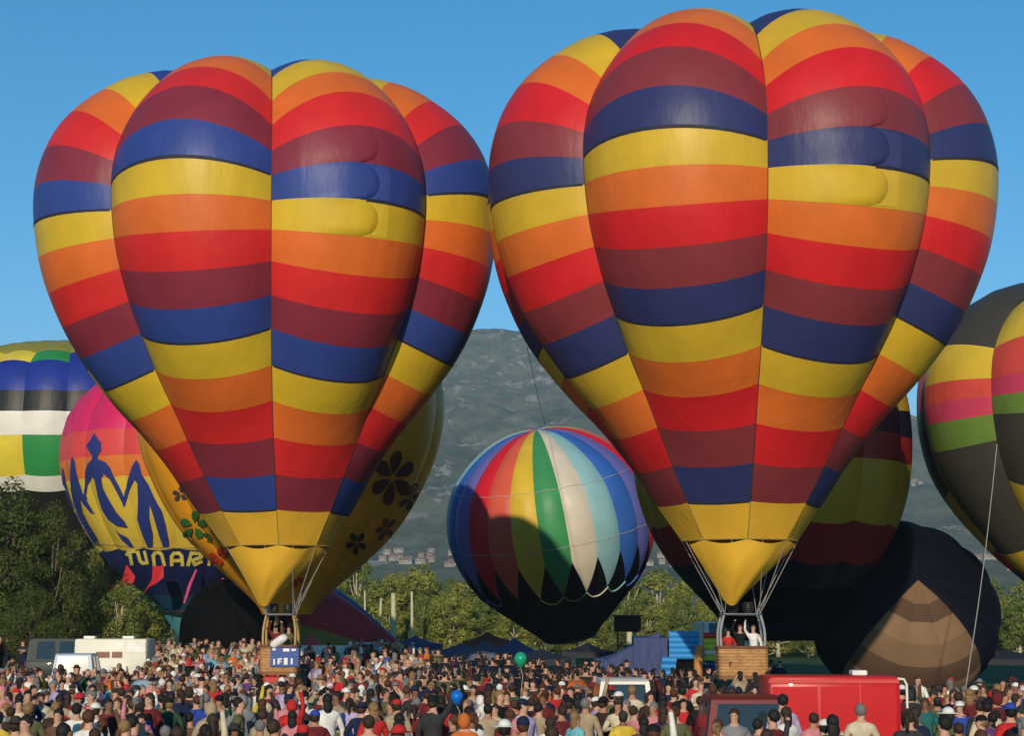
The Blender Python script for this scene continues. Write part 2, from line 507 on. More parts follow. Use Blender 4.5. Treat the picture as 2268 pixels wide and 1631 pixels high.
def rainbow(cx, Y, scale, y_of, seam_deg, pal, tagname, lean_m, label, basket_kw):
    """scale, y_of map the measured profile of the right balloon onto this one"""
    base = W(cx, y_of(1505), Y)
    root = empty('hot_air_balloon', base)
    tag(root, label, 'hot-air balloon', 'rainbow banded balloons')
    kk = lambda py: 1 / 1.125 + (1 - 1 / 1.125) * smooth01(780, 1190, py)
    zr = [(W(cx, y_of(py + 82 * max(0.0, 1 - py / 420) ** 1.2), Y).z - base.z, (W(cx + hw * scale, y_of(py), Y).x - W(cx, y_of(py), Y).x) * kk(py)) for py, hw in RB_PROF]
    ztop, zbot = zr[0][0], zr[-1][0]
    lean = (lambda z: lean_m * max(0.0, (ztop - z) / (ztop - zbot)) ** 3) if lean_m else None
    vm = 0.82
    env = Env(zr, 8, radians(seam_deg), lambda v: 0.20 * (0.30 + 0.70 * smooth01(0.04, 0.36, v)) * (1 - smooth01(0.62, 1.0, v)) + 0.02, lean)
    env.arch = lambda v: 0.023 * smooth01(0.10, 0.28, v) * (1 - smooth01(0.34, 0.54, v))      # the cloth bands are cut arched in the upper half
    M = {c: fabric('fabric_%s_%s' % (NAMES[c], tagname), pal[c]) for c in CYC}
    vs = [env.v_at(base, y_of(y)) for y in RB_BANDS]
    bounds = [0.0, vs[0] * 0.5] + vs
    vmouth = 1.0
    for g in range(8):
        for k in range(len(bounds) - 1):
            idx = (k - 2 + (1 if g % 2 else 0)) % 5
            nv = 4
            me = env.patch('fabric_panel', g, bounds[k], bounds[k + 1], 16, nv, M[CYC[idx]])
            link('fabric_panel', me, root)
        link('skirt_panel', env.patch('skirt_panel', g, vs[-1], vmouth, 14, 6, GOLD), root)
        link('load_tape', env.tape('load_tape', g, 0.0, vs[-1], 90, m_tape), root)
        link('load_tape', env.tape('load_tape', g, vs[-1], vmouth, 10, m_tape_y, 0.02, 0.012), root)
    # thin dark seams under the blue bands come from a narrow tape
    mt = mat('seam_tape_dark', (0.02, 0.02, 0.035), 0.7)
    for g in range(8):
        for k in range(2, len(bounds) - 1):
            idx = (k - 2 + (1 if g % 2 else 0)) % 5
            if CYC[idx] != 'B': continue
            vb = bounds[k + 1]; dv = 0.0016
            mbv = []
            for i in range(21):
                u0_ = 0.47 if g == 0 and k == 6 else 0.01
                u = u0_ + (0.99 - u0_) * i / 20
                mbv += [env.pt(g, u, vb - dv, 0.012), env.pt(g, u, vb + dv, 0.012)]
            link('seam_tape', mesh('seam_tape', mbv, [(2 * i, 2 * i + 1, 2 * i + 3, 2 * i + 2) for i in range(20)], mt), root)
    # turning vent on the gore right of the front seam: three bulging flaps with round right ends beside a sunken slot
    for k in (5, 6, 7):
        c = CYC[(k - 2) % 5]
        v0, v1 = bounds[k], bounds[k + 1]
        V, Fc = [], []
        nu, nv = 26, 10
        for j in range(nv + 1):
            t = j / nv
            ue = 0.45 + 0.09 * sqrt(max(0.0, 1 - (2 * t - 1) ** 2))
            for i in range(nu + 1):
                a = i / nu
                u = 0.015 + (ue - 0.015) * a
                edge = min(1.0, (1 - a) / 0.22); tt = min(1.0, min(t, 1 - t) / 0.22 if k != 7 or t < .5 else (1 - t) / 0.2)
                hgt = 0.005 + 0.10 * sqrt(max(0.0, 1 - (1 - edge) ** 2)) * smooth01(0.35, 0.95, a) * (min(1, t * 1.6) if k == 5 else sqrt(min(1.0, (1 - t) * 5)) if k == 7 else 1.0)
                V.append(env.pt(0, u, v0 + (v1 - v0) * t, hgt))
        for j in range(nv):
            for i in range(nu):
                q = j * (nu + 1) + i
                Fc.append((q, q + nu + 1, q + nu + 2, q + 1))
        link('vent_flap', mesh('vent_flap', V, Fc, M[c]), root)
        if k > 5:
            pl = fabric('fabric_vent_%s_%s' % (NAMES[c], tagname), tuple(min(0.9, q * 1.1 + 0.01) for q in pal[c]))  # slot cloth lightened in colour for its sunlit look
            link('vent_slot', env.patch('vent_slot', 0, v0 + 0.002, v1 - 0.002, 4, 5, pl, 0.45, 0.60, 0.010), root)
    # scoop hung under the mouth
    r_m, z_m, _ = env.prof(1.0)
    lx = lean(z_m) if lean else 0
    ztip = W(cx, y_of(1343), Y).z - base.z
    V, Fc = [], []
    nu, nv = 32, 14
    a0 = radians(seam_deg)
    for j in range(nv + 1):
        t = j / nv
        for i in range(nu + 1):
            s = i / nu * 2 - 1
            az = a0 + asin(s * sin(radians(66)))
            top = Vector((r_m * sin(az) + lx, -r_m * cos(az), z_m - 0.02 - 0.13 * abs(sin(4 * (az - a0))) ** 1.3))
            wv = 0.33 * s
            bot = Vector((lx - 0.38 + wv, -0.75 + 0.12 * s * s, ztip + 0.26 * s * s))
            p = top.lerp(bot, t)
            p.y -= 0.22 * sin(pi * t) * (1 - s * s) + 0.03 * sin(9 * s + 5 * t) * sin(pi * t)
            V.append(p)
    for j in range(nv):
        for i in range(nu):
            q = j * (nu + 1) + i; Fc.append((q, q + nu + 1, q + nu + 2, q + 1))
    link('scoop', mesh('scoop', V, Fc, GOLD), root)
    # burner, cables, basket
    kw = dict(basket_kw); frame_z = W(cx, y_of(kw.pop('frame_py')), Y).z - base.z
    bx = kw.pop('bx'); wx = kw['wx']
    basket_parts(root, (bx, 0, 0), frame_z=frame_z, **kw)
    for k in range(12):
        az = a0 + 2 * pi * (k + 0.5) / 12
        p0 = Vector((r_m * sin(az) + lx, -r_m * cos(az), z_m))
        p1 = Vector((bx + math.copysign(wx * 0.72, sin(az)), math.copysign(kw['wy'] * 0.7, -cos(az)), frame_z))
        MB().tube([p0, p1], 0.016, 6).build('cable', m_cable, root)
    ring = [Vector((r_m * sin(2 * pi * i / 40) + lx, -r_m * cos(2 * pi * i / 40), z_m)) for i in range(41)]
    MB().tube(ring, 0.03, 6).build('mouth_ring', m_tape_y, root, True)
    return root, env

RIGHT, ENV_R = rainbow(1643, 67.0, 1.0, lambda y: y, 1.0, PAL_R, 'east', 0.0,
    'tallest rainbow banded balloon on the right, with plain wicker basket above the red trailer',
    dict(wx=0.84, wy=0.62, h=1.06, frame_py=1362, bx=0.0, upright_mat=m_cable))
S_L = 0.907
LEFT, ENV_L = rainbow(574, 73.9, S_L, lambda y: 1345 + (y - 1343) * 0.9275, 8.2, PAL_L, 'west', 0.62,
    'rainbow banded balloon on the left, with a blue banner on its basket',
    dict(wx=0.70, wy=0.62, h=1.05, frame_py=1362, bx=0.80, upright_mat=m_foam))
# handhold openings and tag on the right basket
MB().box(-0.50, -0.655, 0.42, -0.46, -0.64, 0.60).box(-0.46, -0.655, 0.57, -0.38, -0.64, 0.60).box(-0.46, -0.655, 0.50, -0.41, -0.64, 0.525).build('handhold', m_black, RIGHT)
# blue banner and gear on the left basket
m_banner = mat('banner_blue', (0.03, 0.07, 0.27), 0.5)
def left_gear():
    mb = MB(); bx = 0.80
    mb.box(bx - 0.30, -0.70, 0.30, bx + 0.78, -0.655, 1.02, 0, 0.012)
    mb.build('banner', m_banner, LEFT)
    o = [c for c in LEFT.children if c.name.startswith('banner')][0]
    w2 = MB()
    for x0, x1, z0, z1 in ((-.02, .05, .40, .62), (.05, .15, .57, .62), (.05, .13, .48, .52), (.22, .36, .38, .64), (.48, .55, .40, .62), (.18, .42, .88, .99), (-.22, -.1, .92, .99), (.5, .66, .9, .98), (-.18, -.12, .38, .6)):
        w2.box(bx + x0, -0.712, z0, bx + x1, -0.703, z1)
    w2.build('white_marking', m_white, o)
    mb = MB().box(-0.55, -0.68, -0.34, 0.55, 0.55, -0.07, 0, 0.04, Matrix.Translation((bx, 0, 0)))
    mb.build('red_bumper', mat('red_vinyl', (0.45, 0.03, 0.02), 0.5), LEFT)
left_gear()

# ------------------------------------------------------------------ the balloons behind
def bvh_of(objs):
    dg = bpy.context.evaluated_depsgraph_get()
    V, Fc = [], []
    for o in objs:
        M = o.matrix_world if o.parent is None else o.parent.matrix_basis @ o.matrix_basis
        b = len(V); V += [M @ v.co for v in o.data.vertices]; Fc += [[b + i for i in p.vertices] for p in o.data.polygons]
    return BVHTree.FromPolygons(V, Fc)
def print_on(name, polys, bvh, m, root, off=0.06, sub=0.5):
    """flat print sewn on an envelope: outlines measured on the picture, laid on the cloth where they meet it"""
    bm = bmesh.new()
    for poly in polys:
        vs = [bm.verts.new((x, y, 0)) for x, y in poly]
        try: bm.faces.new(vs)
        except Exception: pass
    bm.normal_update()
    bmesh.ops.triangulate(bm, faces=bm.faces[:])
    for _ in range(4):
        es = [e for e in bm.edges if (e.verts[0].co - e.verts[1].co).length > 9]
        if not es: break
        bmesh.ops.subdivide_edges(bm, edges=es, cuts=1)
        bmesh.ops.triangulate(bm, faces=bm.faces[:])
    dead = []
    C = Vector((0, 0, CAMZ))
    for v in bm.verts:
        d = ray(v.co.x, v.co.y).normalized()
        loc, nn, i, t = bvh.ray_cast(C, d)
        if loc is None: dead.append(v); continue
        if nn.dot(d) > 0: nn = -nn
        v.co = loc + nn * off - root.location
    bmesh.ops.delete(bm, geom=dead, context='VERTS')
    bm.normal_update()
    for f in bm.faces:
        c = f.calc_center_median() + root.location - C
        if f.normal.dot(c) > 0: f.normal_flip()
    me = bpy.data.meshes.new(name); bm.to_mesh(me); bm.free(); me.materials.append(m)
    return link(name, me, root)

def balloon(cx, Y, pts, base_py, n, rot, sag, k, bands, colour, label, group=None, part='fabric_panel', nu=8, vsteps=6, tape=None, rear=True, lean=None, name='hot_air_balloon', seam_rot=None):
    base = W(cx, base_py, Y)
    root = empty(name, base)
    tag(root, label, 'hot-air balloon', group)
    env = Env(zr_px(cx, Y, pts, k, base), n, radians(rot), sag if callable(sag) else (lambda v: sag * (1 - smooth01(0.75, 1.0, v)) + 0.008), lean)
    bounds = [0.0] + [env.v_at(base, y) if y > 1.5 else y for y in bands] + [1.0]
    view = atan2(-base.x, base.y)     # azimuth towards the camera
    parts = []
    back = []
    for g in range(n):
        a = env.rot + (g + .5) * 2 * pi / n - view
        a = (a + pi) % (2 * pi) - pi
        front = abs(a) < radians(105)
        for b in range(len(bounds) - 1):
            m = colour(g, b)
            me = env.patch(part, g, bounds[b], bounds[b + 1], nu, max(2, int(vsteps)), m)
            o = link(part, me, root); parts.append(o)
        if tape and front: link('load_tape', env.tape('load_tape', g, 0.02, 1.0, 50, tape, 0.025, 0.02), root)
    return root, env, parts

def simple_basket(root, loc, frame_z, wx=0.7, wy=0.6, h=1.05, up=None):
    basket_parts(root, loc, wx, wy, h, frame_z, up or m_foam)

YEL = fabric('fabric_sun_yellow', (0.74, 0.30, 0.013))
YEL2 = fabric('fabric_sun_yellow_deep', (0.70, 0.275, 0.012))
# yellow balloon with flowers, behind the left rainbow balloon
yb, ye, yp = balloon(634, 100.0, [(610, 0), (612, 70), (640, 170), (700, 255), (780, 308), (860, 331), (925, 334), (1000, 321), (1060, 298), (1120, 268), (1180, 228), (1240, 174), (1300, 112), (1340, 70), (1362, 56)],
    1500, 14, 3, 0.055, 1 / 1.02, [], lambda g, b: YEL if g % 2 else YEL2, 'golden yellow balloon with flower prints, mostly hidden by the left rainbow balloon', part='gore_panel', nu=8, vsteps=60)
simple_basket(yb, (0, 0, 0.12), W(634, 1368, 100).z - yb.location.z)
ybv = bvh_of(yp)
def flower(cx, cy, r, m, n=5, rot=0.0, sx=1.0, ang=0.0, name='flower_print', gap=0.14):
    polys = []
    for i in range(n):
        a = rot + 2 * pi * i / n
        pts = []
        for t, wd in ((gap, 0.03), (0.45, 0.20), (0.72, 0.27), (0.92, 0.2), (1.0, 0.04)):
            pts.append((t, wd))
        loop = [(t, wd) for t, wd in pts] + [(t, -wd) for t, wd in pts[::-1]]
        q = []
        for t, wd in loop:
            x, y = r * (t * cos(a) - wd * sin(a)), r * (t * sin(a) + wd * cos(a))
            x *= sx
            q.append((cx + x * cos(ang) - y * sin(ang), cy + x * sin(ang) + y * cos(ang)))
        polys.append(q)
    return print_on(name, polys, ybv, m, yb, 0.09)
m_pm = mat('print_maroon', (0.10, 0.012, 0.01), 0.6); m_pd = mat('print_dark_brown', (0.035, 0.022, 0.012), 0.6)
m_pg = mat('print_green', (0.035, 0.13, 0.025), 0.6); m_pr = mat('print_red', (0.55, 0.03, 0.01), 0.6); m_pgy = mat('print_grey', (0.06, 0.045, 0.06), 0.6)
flower(868, 1058, 62, m_pm, 6, 0.3, 0.72, 0.35)
flower(906, 1100, 34, m_pm, 5, 0.9, 0.6, 0.5)
flower(788, 1202, 26, m_pd, 5, 0.2, 0.9, 0.2)
flower(852, 1170, 30, mat('print_dark_red', (0.22, 0.015, 0.01), 0.6), 5, 0.1, 0.6, 0.6)
flower(432, 1163, 34, m_pg, 5, 0.3, 0.9, 0.7, gap=.2)
flower(470, 1182, 22, m_pg, 4, 0.8, 0.6, 0.9)
flower(484, 1232, 26, m_pr, 5, 0.2, 0.7, 0.9)
flower(656, 1276, 24, m_pr, 5, 0.5, 0.8, 0.0)
flower(402, 1092, 20, m_pgy, 5, 0.0, 0.8, 0.9)

# pink-to-yellow balloon with dancing figures and the word TUNARI
TP = dict(pink=fabric('fabric_pink', (0.62, 0.020, 0.11)), salmon=fabric('fabric_salmon', (0.64, 0.06, 0.055)), orange=fabric('fabric_tangerine', (0.66, 0.17, 0.035)),
          yellow=fabric('fabric_lemon', (0.62, 0.43, 0.05)), navy=fabric('fabric_navy', (0.016, 0.022, 0.10)), teal=fabric('fabric_teal_blue', (0.015, 0.07, 0.14)))
TL = ['pink', 'salmon', 'orange', 'yellow', 'navy', 'teal']
tb, te, tp = balloon(412, 126.0, [(800, 0), (803, 70), (825, 140), (862, 205), (905, 248), (950, 270), (1005, 279), (1050, 276), (1100, 260), (1160, 232), (1210, 200), (1260, 160), (1310, 102), (1352, 52)],
    1476, 16, 2, 0.04, 1 / 1.01, [948, 1006, 1052, 1214, 1318], lambda g, b: TP[TL[b]], 'pink, orange and yellow balloon with blue dancing figures and a word under them', nu=6, vsteps=8)
tbv = bvh_of(tp)
m_fig = mat('print_royal_blue', (0.018, 0.03, 0.16), 0.6)
def cr(pts): return [(x * .3053, 711.4 + y * .3053) for x, y in pts]
figs = [
    [(690, 815), (712, 850), (735, 880), (738, 940), (712, 975), (712, 1000), (770, 1025), (800, 1060), (825, 1120), (862, 1190), (898, 1270), (912, 1320), (890, 1320), (850, 1240), (800, 1150), (755, 1105), (738, 1140), (750, 1210), (790, 1290), (850, 1390), (905, 1450), (930, 1500), (850, 1485), (790, 1440), (745, 1370), (715, 1270), (690, 1150), (672, 1130), (640, 1190), (628, 1260), (640, 1300), (612, 1275), (620, 1180), (622, 1090), (640, 1040), (672, 1005), (672, 975), (648, 940), (630, 905), (655, 875)],
    [(530, 985), (545, 1010), (555, 1090), (575, 1160), (600, 1240), (650, 1330), (690, 1400), (660, 1390), (610, 1330), (585, 1290), (600, 1380), (640, 1460), (700, 1560), (720, 1620), (690, 1620), (640, 1540), (580, 1430), (540, 1330), (520, 1230), (515, 1100), (520, 1010)],
    [(455, 1060), (470, 1090), (480, 1170), (510, 1270), (545, 1370), (600, 1490), (670, 1600), (640, 1590), (575, 1500), (520, 1390), (480, 1280), (460, 1180)],
    [(992, 1005), (1015, 1040), (1030, 1110), (1075, 1180), (1120, 1280), (1175, 1380), (1200, 1470), (1225, 1600), (1225, 1640), (1185, 1640), (1150, 1540), (1110, 1400), (1085, 1330), (1085, 1430), (1110, 1540), (1110, 1640), (1075, 1640), (1040, 1560), (1000, 1440), (1005, 1300), (1000, 1180), (978, 1150), (945, 1220), (915, 1310), (905, 1350), (890, 1330), (905, 1250), (935, 1140), (958, 1060)],
    [(830, 1500), (870, 1540), (930, 1570), (975, 1640), (945, 1640), (890, 1590)],
]
for q in figs: print_on('dancing_figure_print', [cr(q)], tbv, m_fig, tb, 0.07)
print_on('hem_stripe_print', [[(208 + i * 12, 1211 - 0.00025 * (208 + i * 12 - 412) ** 2) for i in range(34)] + [(208 + i * 12, 1214.5 - 0.00025 * (208 + i * 12 - 412) ** 2) for i in range(33, -1, -1)]], tbv, mat('print_gold', (0.5, 0.36, 0.08), 0.6), tb, 0.05)
def strokes(lst, wd):
    out = []
    for pl in lst:
        P = [((180 + x / 3.91) * .7114, (1650 + y / 3.91) * .7114) for x, y in pl]
        for a, b in zip(P, P[1:]):
            d = Vector((b[0] - a[0], b[1] - a[1])); L = d.length; d /= L; nn = Vector((-d.y, d.x)) * wd
            e = d * wd * 0.6
            out.append([(a[0] - e.x + nn.x, a[1] - e.y + nn.y), (b[0] + e.x + nn.x, b[1] + e.y + nn.y), (b[0] + e.x - nn.x, b[1] + e.y - nn.y), (a[0] - e.x - nn.x, a[1] - e.y - nn.y)])
    return out
LET = {'T': [[(850, 300), (862, 268), (940, 255)], [(880, 268), (908, 415)]],
       'U': [[(975, 262), (1008, 375), (1040, 402), (1095, 395), (1062, 262)]],
       'N': [[(1182, 425), (1168, 310), (1190, 275), (1240, 270), (1268, 300), (1300, 425)]],
       'A': [[(1385, 425), (1385, 320), (1410, 282), (1480, 278), (1512, 315), (1522, 425)], [(1388, 372), (1515, 366)]],
       'R': [[(1588, 425), (1625, 278), (1725, 285), (1745, 325), (1640, 365), (1668, 418), (1745, 380)]],
       'I': [[(1835, 420), (1850, 280)]]}
m_let = mat('print_lettering_yellow', (0.62, 0.52, 0.11), 0.6)
for ch, st in LET.items():
    print_on('letter', strokes(st, 3.7), tbv, m_let, tb, 0.08)
# scoop, flags and streamers of that balloon
def hang(name, polys, depth, m, root, dy=0.03):
    V, Fc = [], []
    for poly in polys:
        a = [W(x, y, depth) - root.location for x, y in poly]; n = len(a); o = len(V)
        mid = sum((p.z for p in a)) / n
        V += [p + Vector((0, 0.25 * sin(p.x * 3), 0)) for p in a] + [p + Vector((0, dy + 0.25 * sin(p.x * 3), 0)) for p in a]
        Fc += [tuple(o + i for i in range(n)), tuple(o + n + i for i in range(n))[::-1]] + [(o + i, o + n + i, o + n + (i + 1) % n, o + (i + 1) % n) for i in range(n)]
    return link(name, mesh(name, V, Fc, m, None, False), root)
def scoop_on(root, env, px0, px1, py0, tip, m, depth):
    V, Fc = [], []
    a, b, c = W(px0, py0, depth), W(px1, py0, depth), W(tip[0], tip[1], depth)
    for j in range(9):
        t = j / 8
        for i in range(13):
            s = i / 12
            p = a.lerp(b, s); q = c + Vector(((s - .5) * 0.9, 0, 0))
            r = p.lerp(q, t); r.y -= 1.1 * sin(pi * s) * (1 - 0.6 * t); V.append(r - root.location)
    for j in range(8):
        for i in range(12): Fc.append((j * 13 + i, j * 13 + 13 + i, j * 13 + 14 + i, j * 13 + 1 + i))
    return link('scoop', mesh('scoop', V, Fc, m), root)
scoop_on(tb, te, 363, 462, 1364, (411, 1412), fabric('fabric_scoop_teal', (0.06, 0.22, 0.26)), 126)
m_fl = fabric('fabric_flag_red', (0.50, 0.02, 0.025))
D2 = 119.5
for poly in ([(282, 1252), (300, 1278), (296, 1292), (268, 1310), (256, 1308), (272, 1284)], [(338, 1256), (364, 1254), (364, 1280), (346, 1294), (330, 1300), (314, 1318), (336, 1284)], [(236, 1294), (252, 1296), (256, 1316), (242, 1318)]):
    hang('pennant', [poly], D2, m_fl, tb)
for poly in ([(434, 1262), (438, 1263), (424, 1296), (408, 1338), (404, 1336), (416, 1296)], [(492, 1280), (497, 1283), (486, 1306), (470, 1324), (476, 1308)]):
    hang('streamer', [poly], 121.0, mat('streamer_pink', (0.5, 0.06, 0.14), 0.6), tb)
mb = MB()
mb.tube([W(365, 1357, 126) - tb.location + Vector((0, -1.7 * sin(pi * i / 12), 0)) + (W(462, 1357, 126) - W(365, 1357, 126)) * (i / 12) for i in range(13)], 0.16, 6)
mb.build('mouth_band', m_burn, tb, True)
simple_basket(tb, (0, 0, -0.5), 2.0)

# large banded balloon at the left edge
FL = dict(olive=fabric('fabric_olive_yellow', (0.30, 0.26, 0.02)), blue=fabric('fabric_deep_blue', (0.016, 0.035, 0.25)), black=fabric('fabric_black', (0.018, 0.017, 0.015)),
          white=fabric('fabric_white', (0.72, 0.68, 0.60)), yellow=fabric('fabric_bright_yellow', (0.68, 0.52, 0.05)), green=fabric('fabric_green', (0.03, 0.25, 0.065)), bluem=fabric('fabric_mid_blue', (0.04, 0.06, 0.26)))
def fl_col(g, b):
    rel = g if g < 12 else g - 24
    top = ['olive', 'mix', 'blue', 'black', 'white', 'mix2', 'white', 'black']
    c = top[b]
    if c == 'mix': return FL['green' if rel == 0 else 'yellow' if rel < 0 else 'blue']
    if c == 'mix2': return FL['yellow' if rel < 0 else 'green' if rel == 0 else 'bluem' if rel < 4 else 'yellow']
    return FL[c]
balloon(150, 148.0, [(768, 0), (771, 90), (783, 170), (806, 240), (838, 300), (876, 330), (930, 343), (990, 345), (1040, 335), (1090, 312), (1150, 270), (1220, 205), (1290, 135), (1370, 60)],
    1460, 24, -5, 0.018, 1 / 1.015, [782, 803, 866, 911, 963, 1052, 1086], fl_col, 'broad balloon in blue, black, white, yellow and green bands at the left edge', nu=7, vsteps=5)

# dark balloon with pink and green bands at the right edge
DK = dict(grey=fabric('fabric_charcoal', (0.050, 0.045, 0.036)), yellow=fabric('fabric_warm_yellow', (0.62, 0.42, 0.035)), coral=fabric('fabric_coral', (0.62, 0.07, 0.05)), pink=fabric('fabric_rose', (0.56, 0.05, 0.11)),
          green=fabric('fabric_leaf_green', (0.13, 0.22, 0.04)), red=fabric('fabric_signal_red', (0.52, 0.018, 0.02)))
DSEQ = ['grey', 'grey', 'yellow', 'coral', 'pink', 'green', 'grey', 'grey', 'yellow', 'red', 'grey', 'yellow']
DB = [690, 772, 838, 878, 918, 975, 1065, 1205, 1252, 1340]
def dk_col(g, b): return DK[DSEQ[b + 1 if g % 2 == 0 else b]]
dk, dke, dkp = balloon(2440, 96.0, [(640, 0), (643, 90), (662, 180), (700, 262), (755, 325), (820, 362), (890, 372), (960, 368), (1030, 350), (1100, 312), (1170, 258), (1240, 200), (1320, 130), (1400, 62)],
    1520, 8, -50.5, 0.15, 1 / 1.05, DB, dk_col, 'charcoal balloon with pink, green and yellow bands at the right edge', nu=14, vsteps=5, tape=m_tape)

# tilted multicolour balloon in the middle
MC = [('red', (0.60, 0.012, 0.025)), ('coral', (0.64, 0.10, 0.055)), ('yellow', (0.66, 0.44, 0.035)), ('green', (0.05, 0.27, 0.10)),
      ('cream', (0.62, 0.55, 0.44)), ('aqua', (0.24, 0.44, 0.47)), ('azure', (0.035, 0.12, 0.42)), ('violet', (0.13, 0.12, 0.36))] * 3
MCM = [fabric('fabric_stripe_' + a, b) for a, b in MC]
m_blk = fabric('fabric_pitch_black', (0.004, 0.004, 0.0045), 0.7, 0.04)
def tilted_balloon():
    cx, Y = 1216, 130.0
    base = W(1262, 1410, Y)
    root = empty('hot_air_balloon', base)
    tag(root, 'tilted balloon with vertical rainbow stripes and a black pointed base in the middle', 'hot-air balloon')
    s = Y / F
    R = 224 * s
    prof = [(1.62, 0), (1.60, 0.25), (1.50, 0.50), (1.32, 0.74), (1.08, 0.92), (0.80, 1.0), (0.52, 1.0), (0.24, 0.92), (-0.02, 0.76), (-0.24, 0.56), (-0.42, 0.38), (-0.54, 0.27)]
    H = 2.16
    zr = [((z + 0.54) * R * 0.955, r * R / 1.01) for z, r in prof]
    env = Env(zr, 24, radians(-54), lambda v: 0.022 * (1 - smooth01(0.7, 1, v)) + 0.008)
    tip = Matrix.Rotation(radians(-9.5), 4, 'Y') @ Matrix.Rotation(radians(13), 4, 'X')
    root.rotation_euler = tip.to_euler()
    vb = 0.60
    for g in range(24):
        link('gore_panel', env.patch('gore_panel', g, 0.0, vb, 6, 30, MCM[g]), root)
        # each stripe ends in a point, black between the points
        nv = 12
        for nm, fu0, fu1, m in (('pointed_panel', lambda t: 0.5 * t, lambda t: 1 - 0.5 * t, MCM[g]), ('black_spike', lambda t: 0.0, lambda t: 0.5 * t, m_blk), ('black_spike', lambda t: 1 - 0.5 * t, lambda t: 1.0, m_blk)):
            V, Fc = [], []
            for j in range(nv + 1):
                t = j / nv
                for i in range(5):
                    V.append(env.pt(g, fu0(t) + (fu1(t) - fu0(t)) * i / 4, vb + 0.12 * t))
            for j in range(nv):
                for i in range(4):
                    q = j * 5 + i; Fc.append((q, q + 5, q + 6, q + 1))
            link(nm, mesh(nm, V, Fc, m), root)
        link('skirt_panel', env.patch('skirt_panel', g, vb + 0.12, 1.0, 6, 14, m_blk), root)
        pts = [env.pt(g, 0.5 + i / 14, vb + 0.12 + 0.035 * sin(pi * i / 14) + 0.0, 0.06) if i <= 7 else env.pt((g + 1) % 24, i / 14 - 0.5, vb + 0.12 + 0.035 * sin(pi * i / 14), 0.06) for i in range(15)]
        MB().tube(pts, 0.05, 5).build('scallop_trim', MCM[g] if MC[g][0] not in ('red', 'coral') else m_blk, root, True)
    for v in (0.36, 0.545):
        pts = [env.pt(g, i / 6, v, 0.02) for g in range(24) for i in range(6)]
        MB().tube(pts + pts[:1], 0.016, 5).build('seam_tape', m_rope, root, True)
    # basket hangs straight down, hidden by the people and tents
    ring = [env.pt(g, i / 4, 1.0) for g in range(24) for i in range(4)]
    MB().tube(ring + ring[:1], 0.06, 6).build('mouth_ring', m_burn, root, True)
    return root, env
MID, MIDE = tilted_balloon()

# ------------------------------------------------------------------ envelopes standing in shade or lying on the grass
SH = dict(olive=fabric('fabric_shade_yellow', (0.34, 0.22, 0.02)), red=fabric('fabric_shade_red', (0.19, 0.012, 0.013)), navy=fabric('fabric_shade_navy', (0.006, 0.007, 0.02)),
          brown=fabric('fabric_shade_brown', (0.10, 0.030, 0.016)), black=m_blk)  # cloth colours darkened, part of the shade is put into them
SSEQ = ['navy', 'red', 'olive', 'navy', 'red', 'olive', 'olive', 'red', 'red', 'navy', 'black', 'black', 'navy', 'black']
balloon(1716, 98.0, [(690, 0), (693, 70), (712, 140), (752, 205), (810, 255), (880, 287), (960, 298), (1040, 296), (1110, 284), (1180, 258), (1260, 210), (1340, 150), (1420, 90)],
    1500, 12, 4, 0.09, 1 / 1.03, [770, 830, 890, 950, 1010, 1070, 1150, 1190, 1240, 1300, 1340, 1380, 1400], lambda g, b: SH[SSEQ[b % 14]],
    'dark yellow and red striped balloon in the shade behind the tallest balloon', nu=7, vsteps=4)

def lying(px, py, Y, rot, R, L, n, grot, colour, label, sag=0.07, bands=(0.35, 0.7), k=1.0, prof=None, name='half_inflated_envelope'):
    """an envelope on the ground, its crown towards +z of its own axis"""
    root = empty(name, W(px, py, Y)); root.rotation_euler = rot
    tag(root, label, 'hot-air balloon')
    prof = prof or [(1.0, 0), (0.98, 0.3), (0.86, 0.62), (0.66, 0.86), (0.42, 0.98), (0.18, 1.0), (-0.1, 0.94), (-0.4, 0.78), (-0.75, 0.5), (-1.1, 0.2)]
    env = Env([(z * L, r * R) for z, r in prof], n, radians(grot), lambda v: sag * (1 - smooth01(.8, 1, v)) + 0.01)
    bd = [0.0] + list(bands) + [1.0]
    for g in range(n):
        for b in range(len(bd) - 1):
            link('fabric_panel', env.patch('fabric_panel', g, bd[b], bd[b + 1], 8, max(3, int(24 * (bd[b + 1] - bd[b]))), colour(g, b)), root)
    return root, env
TAN = [fabric('fabric_tan', (0.19, 0.115, 0.065), 0.75, 0.05), fabric('fabric_brown_stripe', (0.10, 0.058, 0.038), 0.75, 0.05), fabric('fabric_pale_tan', (0.23, 0.14, 0.08), 0.75, 0.05)]
NAVY = fabric('fabric_ink_navy', (0.005, 0.006, 0.013), 0.7, 0.05)
# brown and navy envelope lying on the right, crown tipped towards the crowd
def tan_col(g, b):
    if g in (0, 11, 1): return [TAN[0], TAN[1], TAN[2], TAN[0], TAN[1], TAN[2], TAN[1], NAVY][b]
    return NAVY
lying(1990, 1378, 101.0, (radians(62), 0, radians(4)), 4.9, 4.4, 12, -17, tan_col, 'half-inflated navy envelope with a brown striped panel lying at the right', 0.05, (0.10, 0.17, 0.25, 0.33, 0.41, 0.5, 0.62))
